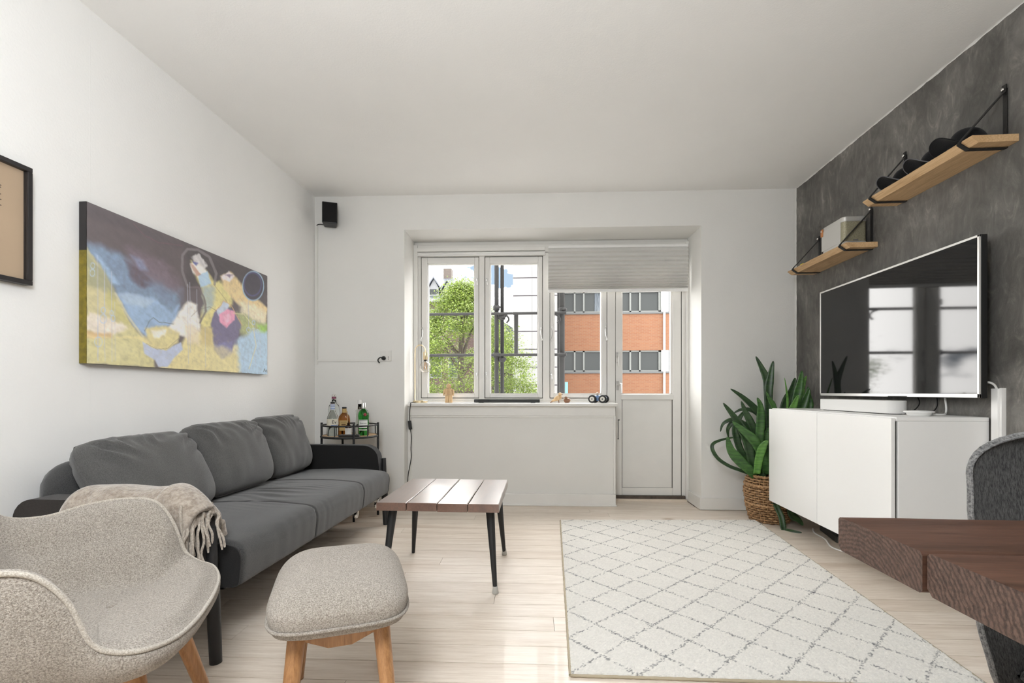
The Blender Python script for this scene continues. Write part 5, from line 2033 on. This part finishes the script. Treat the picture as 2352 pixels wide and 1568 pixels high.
# edges: thin pale canvas border
gr_ = IMG.mean(-1, keepdims=True)
IMG = np.clip((IMG * .86 + gr_ * .14) * 1.20 + .030, 0, .95) ** .9
cv = thing('canvas_painting', 'wide abstract canvas painting in plum, blue and yellow above the sofa', 'painting', (XL, (PY0 + PY1) / 2, (PZ0 + PZ1) / 2))
idx = np.arange(NS_ * NT2).reshape(NS_, NT2)
fa = np.stack([idx[:-1, :-1], idx[:-1, 1:], idx[1:, 1:], idx[1:, :-1]], -1).reshape(-1, 4)
relief = PX + .0012 * FINE
pv = np.stack([relief, yw, zw], -1).reshape(-1, 3)
me = bpy.data.meshes.new('painted_face')
me.from_pydata(pv.tolist(), [], fa.tolist())
me.polygons.foreach_set('use_smooth', [True] * len(me.polygons))
ca = me.color_attributes.new('Col', 'FLOAT_COLOR', 'POINT')
ca.data.foreach_set('color', np.concatenate([IMG, np.ones(S.shape + (1,))], -1).astype(np.float32).ravel())
m = NT('oil_paint')
at = m.n('Attribute', attribute_name='Col')
m.base(at.outputs['Color'])
m.set(Roughness=.6, Specular_IOR_Level=.3)
m.bump(m.noise(m.coord(), 220, 3), .15, .002)
me.materials.append(m.m)
wobj('painted_face', me, None, cv)
wobj('stretcher', rbox(XL + .001, PX - .0012, PY0 + .0, PY1, PZ0, PZ1), plain('canvas_edge_umber', (.12, .10, .075, 1), .8), cv)
zmid = PZ1 - .30 * (PZ1 - PZ0)
wobj('painted_edge', rbox(XL + .002, PX - .001, PY0 - .0015, PY0 + .001, zmid, PZ1), plain('edge_black_paint', (.020, .017, .018, 1), .6), cv)
wobj('painted_edge', rbox(XL + .002, PX - .001, PY0 - .0015, PY0 + .001, PZ0, zmid), plain('edge_olive_paint', (.23, .18, .015, 1), .6, var=.4, vscale=40), cv)

# ------------------------------------------------------------------ framed poster at the left edge
FY1, FZ0, FZ1, FY0 = 1.650, 1.331, 1.762, 1.250
fp = thing('framed_poster', 'black framed beige poster cut off by the left picture edge', 'picture', (XL, (FY0 + FY1) / 2, (FZ0 + FZ1) / 2))
fw = .017
fx0, fx1 = XL + .001, XL + .032
for a in ((FY0, FY1, FZ1 - fw, FZ1), (FY0, FY1, FZ0, FZ0 + fw), (FY0, FY0 + fw, FZ0 + fw, FZ1 - fw), (FY1 - fw, FY1, FZ0 + fw, FZ1 - fw)):
    wobj('frame_bar', rbox(fx0, fx1, *a), plain('black_frame_lacquer', (.022, .02, .021, 1), .4) if 'black_frame_lacquer' not in bpy.data.materials else bpy.data.materials['black_frame_lacquer'], fp, bevel=.002)
wobj('poster_sheet', rbox(fx0 + .012, fx0 + .013, FY0 + fw, FY1 - fw, FZ0 + fw, FZ1 - fw), plain('kraft_beige_paper', (.56, .42, .29, 1), .6, var=.08, vscale=3), fp)
ptx = fx0 + .0135
dr_ = MB()
for k, (a0, b0, a1, b1_) in enumerate(((1.480, 1.665, 1.548, 1.692), (1.48, 1.66, 1.560, 1.663), (1.48, 1.652, 1.559, 1.656), (1.48, 1.634, 1.559, 1.632), (1.48, 1.617, 1.560, 1.613), (1.48, 1.60, 1.560, 1.593))):
    dr_.tube([(ptx, a0, b0), (ptx, (a0 + a1) / 2, (b0 + b1_) / 2 + .003), (ptx, a1, b1_)], .0013, 6, flat=(1, 1))
dr_.box(ptx - .0005, ptx + .0005, 1.40, 1.546, 1.409, 1.420)
wobj('ink_drawing', dr_, M['ink'], fp)
wobj('plum_shape', MB().prism([(1.44, 1.53), (1.52, 1.535), (1.541, 1.55), (1.541, 1.63), (1.52, 1.66), (1.44, 1.67)], ptx - .0004, ptx + .0004, 'x'), plain('plum_ink', (.085, .025, .07, 1), .7), fp)
wobj('glazing', rbox(fx0 + .020, fx0 + .022, FY0 + fw, FY1 - fw, FZ0 + fw, FZ1 - fw), glass_pane('picture_glass', (.97, .97, .97, 1)), fp)

# ------------------------------------------------------------------ outside: street seen through the windows


def at(px, py, Y):
    """room point on the plane y = Y that stands at this place of the photograph"""
    cs, sn = math.cos(PSI), math.sin(PSI)
    d = Vector((-sn + cs * (px - 1176) / 1115, cs + sn * (px - 1176) / 1115, (900 - py) / 1115))
    return Vector((0, 0, .94)) + d * (Y / d.y)


GZ = -7.5
m = NT('street_asphalt')
m.base(m.ramp(m.noise(m.coord(), 1.2, 6), [(.3, (.20, .20, .198)), (.7, (.28, .275, .27))]))
m.set(Roughness=.9)
struct('ground', rbox(-60, 60, 4.9, 70, GZ - .2, GZ), m.m, 'grey street far below the windows', 'street')

# orange brick office block
m = NT('orange_brick')
br_ = m.n('TexBrick', i_Scale=1.0)
br_.inputs['Color1'].default_value = (.108, .0400, .0150, 1)
br_.inputs['Color2'].default_value = (.126, .0520, .0215, 1)
br_.inputs['Mortar'].default_value = (.115, .062, .036, 1)
br_.inputs['Mortar Size'].default_value = .012
br_.inputs['Brick Width'].default_value = .24
br_.inputs['Row Height'].default_value = .075
mpx = m.n('Mapping')
mpx.inputs['Rotation'].default_value = (PI / 2, 0, 0)
tcx = m.n('TexCoord')
m.l(tcx.outputs['Object'], mpx.inputs[0])
m.l(mpx.outputs[0], br_.inputs[0])
m.base(br_.outputs[0])
m.set(Roughness=.85)
OB = m.m
YO = 26.0
ZA = [at(1400, y, YO).z for y in (905, 853, 807, 803, 717, 713)]
pit = at(1400, 717, YO).z - at(1400, 853, YO).z        # storey pitch
zb1 = at(1400, 853, YO).z                              # bottom of the middle window band
wh_ = at(1400, 805, YO).z - zb1
ox0 = at(1282, 850, YO).x
ox1 = ox0 + 26.0
ob = thing('brick_office_block', 'orange brick office block with ribbon windows across the street', 'building', (ox0, YO, GZ))
M['concband'] = plain('pale_sill_band', (.05, .052, .052, 1), .7)
M['frame_alu'] = plain('grey_window_frame', (.075, .08, .075, 1), .5)
mw = NT('dark_office_glass')
mw.base((.026, .029, .029))
mw.set(Roughness=.15, Specular_IOR_Level=.12)
M['officeglass'] = mw.m
k0 = -2
for k in range(k0, 2):
    z = zb1 + k * pit
    # brick spandrel above the window band
    wobj('brick_spandrel', rbox(ox0, ox1, YO, YO + .5, z + wh_, z + pit), OB, ob)
    wobj('sill_band', rbox(ox0, ox1, YO - .06, YO + .3, z - .10, z + .0), M['concband'], ob)
    # windows
    edges = []
    for px in (1282, 1320, 1341, 1384, 1405, 1448, 1470, 1515):
        edges.append(at(px, 850, YO).x)
    e1_ = at(1519, 850, YO).x
    e2_ = at(1535, 850, YO).x
    edges += [e1_]
    step = edges[7] - edges[2]
    x = e2_
    wd = [edges[i + 1] - edges[i] for i in range(8)]
    spans = [(edges[i], edges[i + 1]) for i in range(8)]
    while x < ox0 + 19:
        for wv_ in (1.05, .55, 1.1):
            spans.append((x, x + wv_))
            x += wv_
    for (xa, xb_) in spans:
        if xa > ox1 - .5:
            continue
        wn = wobj('window_frame', MB().box(xa, xa + .045, YO + .05, YO + .2, z, z + wh_).box(xb_ - .045, xb_, YO + .05, YO + .2, z, z + wh_)
                  .box(xa, xb_, YO + .05, YO + .2, z + wh_ - .07, z + wh_).box(xa, xb_, YO + .05, YO + .2, z, z + .07), M['frame_alu'], ob)
        l_ = ob.location
        obj('pane', rbox(xa + .045, xb_ - .045, YO + .14, YO + .16, z + .07, z + wh_ - .07), M['officeglass'], wn)
    wobj('white_panel', rbox(e1_, e2_, YO - .05, YO + .2, z + .0, z + wh_), M['whiteplastic'], ob)
wobj('core_wall', rbox(ox0 + .02, ox1, YO + .25, YO + 8, GZ, zb1 + 2 * pit), plain('dark_interior', (.05, .05, .05, 1), .9), ob)
wobj('downpipe', rbox(at(1523, 850, YO).x, at(1527, 850, YO).x, YO - .12, YO, GZ, zb1 + 2 * pit), M['whiteplastic'], ob)
# curtain and plant in the upper window
cu_ = MB()
xa = at(1366, 700, YO).x
P = []
for i in range(20):
    for z in (zb1 + pit + .05, zb1 + pit + wh_ - .05):
        P.append((xa + .42 * i / 19 * (1 if z < zb1 + pit + .5 else .6) + .0, YO + .10 + .02 * math.sin(i * 1.9), z))
wobj('curtain', MB().grid(P, 20, 2), plain('pale_curtain', (.10, .115, .13, 1), .9), ob)

# white panelled facade between the trees and the brick block
YW = 21.0
wx0, wx1 = at(1178, 800, YW).x, at(1287, 800, YW).x
ph_ = at(1200, 640, YW).z - at(1200, 681, YW).z
zz0 = at(1200, 884, YW).z
wf = thing('white_panel_building', 'tall white panelled facade between tree and brick block', 'building', (wx0, YW, GZ))
M['facadewhite'] = plain('facade_white', (.125, .125, .124, 1), .7, var=.04, vscale=.8)
M['facadejoint'] = plain('facade_joint', (.05, .042, .05, 1), .8)
wobj('wall', rbox(wx0, wx1 + .0, YW + .05, YW + 9, GZ, zz0 + 9 * ph_), M['facadejoint'], wf)
xm = at(1222, 800, YW).x
for k in range(-10, 9):
    for (xa, xb_) in ((wx0, xm), (xm, wx1)):
        wobj('panel', rbox(xa + .004, xb_ - .004, YW, YW + .05, zz0 + k * ph_ + .022, zz0 + (k + 1) * ph_ - .022), M['facadewhite'], wf)

# brick town house with slate roof and dormers behind the tree
YT = 30.0


def rb(name, c_):
    m = NT(name)
    b_ = m.n('TexBrick', i_Scale=1.0)
    b_.inputs['Color1'].default_value = (*c_, 1)
    b_.inputs['Color2'].default_value = tuple(x * .75 for x in c_) + (1,)
    b_.inputs['Mortar'].default_value = (.05, .042, .038, 1)
    b_.inputs['Mortar Size'].default_value = .015
    b_.inputs['Brick Width'].default_value = .24
    b_.inputs['Row Height'].default_value = .075
    mp_ = m.n('Mapping')
    mp_.inputs['Rotation'].default_value = (PI / 2, 0, 0)
    t_ = m.n('TexCoord')
    m.l(t_.outputs['Object'], mp_.inputs[0])
    m.l(mp_.outputs[0], b_.inputs[0])
    m.base(b_.outputs[0])
    m.set(Roughness=.9)
    return m.m


M['redbrick'] = rb('red_brick', (.045, .020, .014))
M['slate'] = plain('slate_roof', (.040, .048, .060, 1), .6, var=.25, vscale=3)
M['lead'] = plain('pale_lead_roof', (.058, .066, .080, 1), .6)
M['zinc'] = plain('pale_dormer_paint', (.105, .11, .115, 1), .6)
tw_ = thing('brick_town_house', 'red brick town house with slate roof and dormers behind the tree', 'building', (at(985, 690, YT).x, YT, GZ))
hx0, hx1 = at(880, 690, YT).x, at(1098, 690, YT).x
ez = at(985, 690, YT).z        # eaves
rz_ = at(985, 632, YT).z + .6  # ridge
wobj('wall', rbox(hx0, hx1, YT, YT + 8, GZ, ez), M['redbrick'], tw_)
wobj('roof', MB().prism([(YT - .3, ez), (YT + 3.5, rz_), (YT + 6, rz_), (YT + 8.3, ez)], hx0, hx1, 'x'), M['slate'], tw_)
wobj('gutter', rbox(hx0, hx1, YT - .42, YT - .25, ez - .15, ez + .05), M['zinc'], tw_)
for px0, px1, pt in ((940, 962, 655), (983, 1005, 648), (1014, 1036, 655), (1050, 1072, 662)):
    xa, xb_ = at(px0, 690, YT).x, at(px1, 690, YT).x
    zt = at(985, pt, YT).z
    wobj('dormer', MB().prism([(xa, ez + .35), (xb_, ez + .35), (xb_, zt - .3), ((xa + xb_) / 2, zt + .28), (xa, zt - .3)], YT + .3, YT + 3.0, 'y'), M['zinc'], tw_)
    xc = (xa + xb_) / 2
    for sg in (-1, 1):
        xo = xc + sg * ((xb_ - xa) / 2 + .14)
        pg_ = [(xc, zt + .30), (xo, zt - .36), (xo, zt - .26), (xc, zt + .42)]
        wobj('dormer_roof', MB().prism(pg_ if sg < 0 else pg_[::-1], YT + .15, YT + 3.2, 'y'), M['lead'], tw_)
    wobj('dormer_window', rbox(xc - .26, xc + .26, YT + .26, YT + .32, ez + .45, zt - .38), M['officeglass'], tw_)
cxx = at(1000, 640, YT).x
wobj('chimney', rbox(cxx - .28, cxx + .28, YT + 3.6, YT + 4.3, rz_ - .3, at(1000, 620, YT + 4).z), rb('chimney_brick', (.085, .068, .055)), tw_)
for k in range(4):
    for j in range(6):
        xw = hx0 + .8 + j * 1.15
        zw_ = ez - 1.9 - k * 2.9
        if xw + .7 < hx1:
            wnd = wobj('window_frame', rbox(xw - .06, xw + .66, YT - .04, YT + .05, zw_ - .06, zw_ + 1.36), M['zinc'], tw_)
            obj('pane', rbox(xw, xw + .6, YT - .06, YT - .03, zw_, zw_ + 1.3), M['officeglass'], wnd)

YS = 39.5
gh = thing('grey_corner_house', 'pale grey corner house seen between the scaffold poles', 'building', (at(1165, 760, YS).x, YS, GZ))
gx0, gx1 = at(1100, 760, YS).x, at(1181, 760, YS).x
gz = at(1160, 745, YS).z
M['greystone'] = plain('grey_stucco', (.05, .046, .042, 1), .8, var=.15, vscale=1)
wobj('wall', rbox(gx0, gx1 + 1.0, YS, YS + 8, GZ, gz - 1.0), M['greystone'], gh)
wobj('roof', MB().prism([(gx0 - .4, gz + 1.6), (gx1 + 1.2, gz - 1.05), (gx1 + 1.2, gz - 1.5), (gx0 - .4, gz - 1.3)], YS - .3, YS + 8, 'y'), M['slate'], gh)
wobj('cornice', rbox(gx0, gx1 + 1.1, YS - .25, YS, gz - 1.6, gz - 1.25), M['zinc'], gh)
for j in range(4):
    for k in range(4):
        xw, zw_ = at(1158, 790, YS).x - 1.35 + .95 * j, gz - 3.5 - k * 2.9
        wnd = wobj('window_frame', rbox(xw - .08, xw + .53, YS - .08, YS, zw_ - .08, zw_ + 1.4), M['zinc'], gh)
        obj('pane', rbox(xw, xw + .45, YS - .10, YS - .07, zw_, zw_ + 1.3), M['officeglass'], wnd)

# street tree
YTR = 13.0
tc0 = at(1062, 850, YTR)
tree = thing('street_tree', 'leafy green street tree outside the left windows', 'tree', (tc0.x, YTR, GZ))
random.seed(21)
bark = plain('tree_bark', (.05, .04, .03, 1), .9, bump=.5, bscale=20)
wobj('trunk', MB().tube([(tc0.x, YTR, GZ), (tc0.x + .05, YTR, -3.0), (tc0.x, YTR, -.5), (tc0.x - .05, YTR, 1.5), (tc0.x - .03, YTR, 3.0)], [.24, .19, .14, .085, .03], 12), bark, tree, smooth=True)
zt = at(1062, 652, YTR).z


def crown_r(z):
    f = (zt - z)
    return interp(f, [0, .35, .9, 1.6, 2.6, 4.0, 6.0], [.12, .45, .95, 1.55, 1.95, 2.2, 1.7])


tips = []
for k in range(34):
    z0_ = random.uniform(-2.5, zt - .7)
    a = random.uniform(0, 2 * PI)
    r_ = crown_r(z0_ + .8) * random.uniform(.55, .9)
    p1 = Vector((tc0.x, YTR, z0_))
    p3 = Vector((tc0.x + r_ * math.cos(a), YTR + r_ * math.sin(a), z0_ + random.uniform(.5, 1.1)))
    p2 = p1.lerp(p3, .5) + Vector((0, 0, .12))
    wobj('branch', MB().tube(smoothpath([p1, p2, p3], 4), [.045 * (1 - i / 9) + .008 for i in range(9)], 6), bark, tree, smooth=True)
    tips.append(p3)
# foliage: clumps of pointed leaves over the crown volume
nl = 105000
lv, lf = [], []
clumps = []
for k in range(620):
    z = random.uniform(-2.2, zt)
    R_ = crown_r(z)
    a = random.uniform(0, 2 * PI)
    r_ = R_ * random.uniform(.45, 1.0) ** .6
    clumps.append(Vector((tc0.x + r_ * math.cos(a), YTR + r_ * math.sin(a), z)))
for k in range(nl):
    cpt = clumps[k % len(clumps)]
    p = cpt + Vector((random.gauss(0, .17), random.gauss(0, .17), random.gauss(0, .10)))
    d = Vector((random.uniform(-1, 1), random.uniform(-1, 1), random.uniform(-.7, .15))).normalized()
    s = d.cross(Vector((random.uniform(-.4, .4), random.uniform(-.4, .4), 1))).normalized()
    up = s.cross(d)
    L_ = random.uniform(.038, .068)
    W_ = L_ * .36
    i = len(lv)
    lv += [tuple(p), tuple(p + d * L_ * .45 + s * W_ - up * .008), tuple(p + d * L_), tuple(p + d * L_ * .45 - s * W_ - up * .008)]
    lf += [(i, i + 1, i + 2), (i, i + 2, i + 3)]
mb = MB()
mb.v, mb.f, mb.m = lv, lf, [0] * len(lf)
m = NT('tree_leaf')
ge = m.n('NewGeometry')
m.base(m.ramp(ge.outputs['Random Per Island'], [(.0, (.045, .075, .012)), (.45, (.105, .145, .026)), (1.0, (.21, .25, .075))]))
m.set(Roughness=.5)
tl = m.n('BsdfTranslucent')
tl.inputs[0].default_value = (.13, .19, .03, 1)
mx = m.n('MixShader')
mx.inputs[0].default_value = .4
m.l(m.b.outputs[0], mx.inputs[1])
m.l(tl.outputs[0], mx.inputs[2])
m.l(mx.outputs[0], m.out.inputs[0])
o = wobj('foliage', mb, m.m, tree)
o['kind'] = 'stuff'

# scaffold right outside
YF = 5.75
M['scaff'] = plain('weathered_scaffold_steel', (.0085, .0082, .008, 1), .85, .0, var=.3, vscale=30)
sf = thing('scaffold', 'dark steel scaffold poles and guard rails outside the windows', 'scaffold', (at(1150, 800, YF).x, YF, GZ))


def pole(px, r, dy=0, z0=GZ, z1=4.6, nm='pole'):
    p = at(px, 800, YF + dy)
    return wobj(nm, MB().tube([(p.x, YF + dy, z0), (p.x, YF + dy, z1)], r, 14), M['scaff'], sf, smooth=True)


pole(1140.5, .026)
pole(1153.5, .0225, .06)
pole(1290.5, .034)
pole(1284, .022, .10)
pole(1185.5, .024, .0, at(1185, 815, YF).z, at(1185, 720, YF).z, 'post')
for py in (720, 815):
    z = at(1140, py, YF - .05).z
    wobj('guard_rail', MB().tube([(at(700, py, YF).x, YF - .05, z), (at(1300, py, YF).x, YF - .05, z)], .0165, 12), M['scaff'], sf, smooth=True)
for px, py in ((1140, 707), (1153, 728), (1140, 815), (1153, 825), (1291, 712), (1291, 815)):
    p = at(px, py, YF)
    b = MB().lathe([(.036, -.03), (.039, -.025), (.039, .025), (.036, .03)], 12, (p.x, YF, p.z))
    b.tube([(p.x, YF - .03, p.z), (p.x + .05, YF - .055, p.z)], .016, 8)
    wobj('coupler', b, M['scaff'], sf, auto=40)
for px in (1164, 1280):
    p = at(px, 735, YF)
    wobj('hook', MB().tube(smoothpath([(p.x - .05, YF - .05, at(px, 722, YF).z), (p.x, YF - .05, p.z + .05), (p.x + .03, YF - .05, p.z), (p.x + .0, YF - .05, p.z - .04)], 5), .012, 8), M['scaff'], sf, smooth=True)
p = at(1301, 890, YF + .3)
tag(obj('blue_pole', MB().tube([(p.x, YF + .3, GZ), (p.x, YF + .3, at(1301, 877, YF + .3).z)], .018, 12), plain('light_blue_paint', (.10, .28, .36, 1), .5), smooth=True), 'light blue pole end behind the scaffold outside', 'pole')

# ------------------------------------------------------------------ added fill light: glowing globe above the camera, out of view
FILL_POWER = 41.0
PLZ = 1.78
pl_ = thing('fill_globe', 'added fill light globe hanging above the camera, out of view', 'lamp', (-.38, .08, PLZ))
k = NT('fill_glow')
k.base((.9, .88, .84))
k.b.inputs['Emission Color'].default_value = (.925, .965, 1.0, 1)
k.b.inputs['Emission Strength'].default_value = FILL_POWER
GR = .28
prof_ = []
for k_ in range(41):
    a = PI * (.06 + .88 * k_ / 40)
    prof_.append((GR * math.sin(a) * (1 - .012 * (k_ % 2)), -GR * math.cos(a)))
obj('fill_shell', MB().lathe(prof_, 36), k.m, pl_, smooth=True)
obj('cord', MB().tube([(0, 0, GR - .01), (0, 0, RH - PLZ)], .004, 8), M['black'], pl_)
obj('canopy', MB().lathe([(.05, RH - PLZ - .03), (.055, RH - PLZ - .001)], 20), M['white'], pl_)
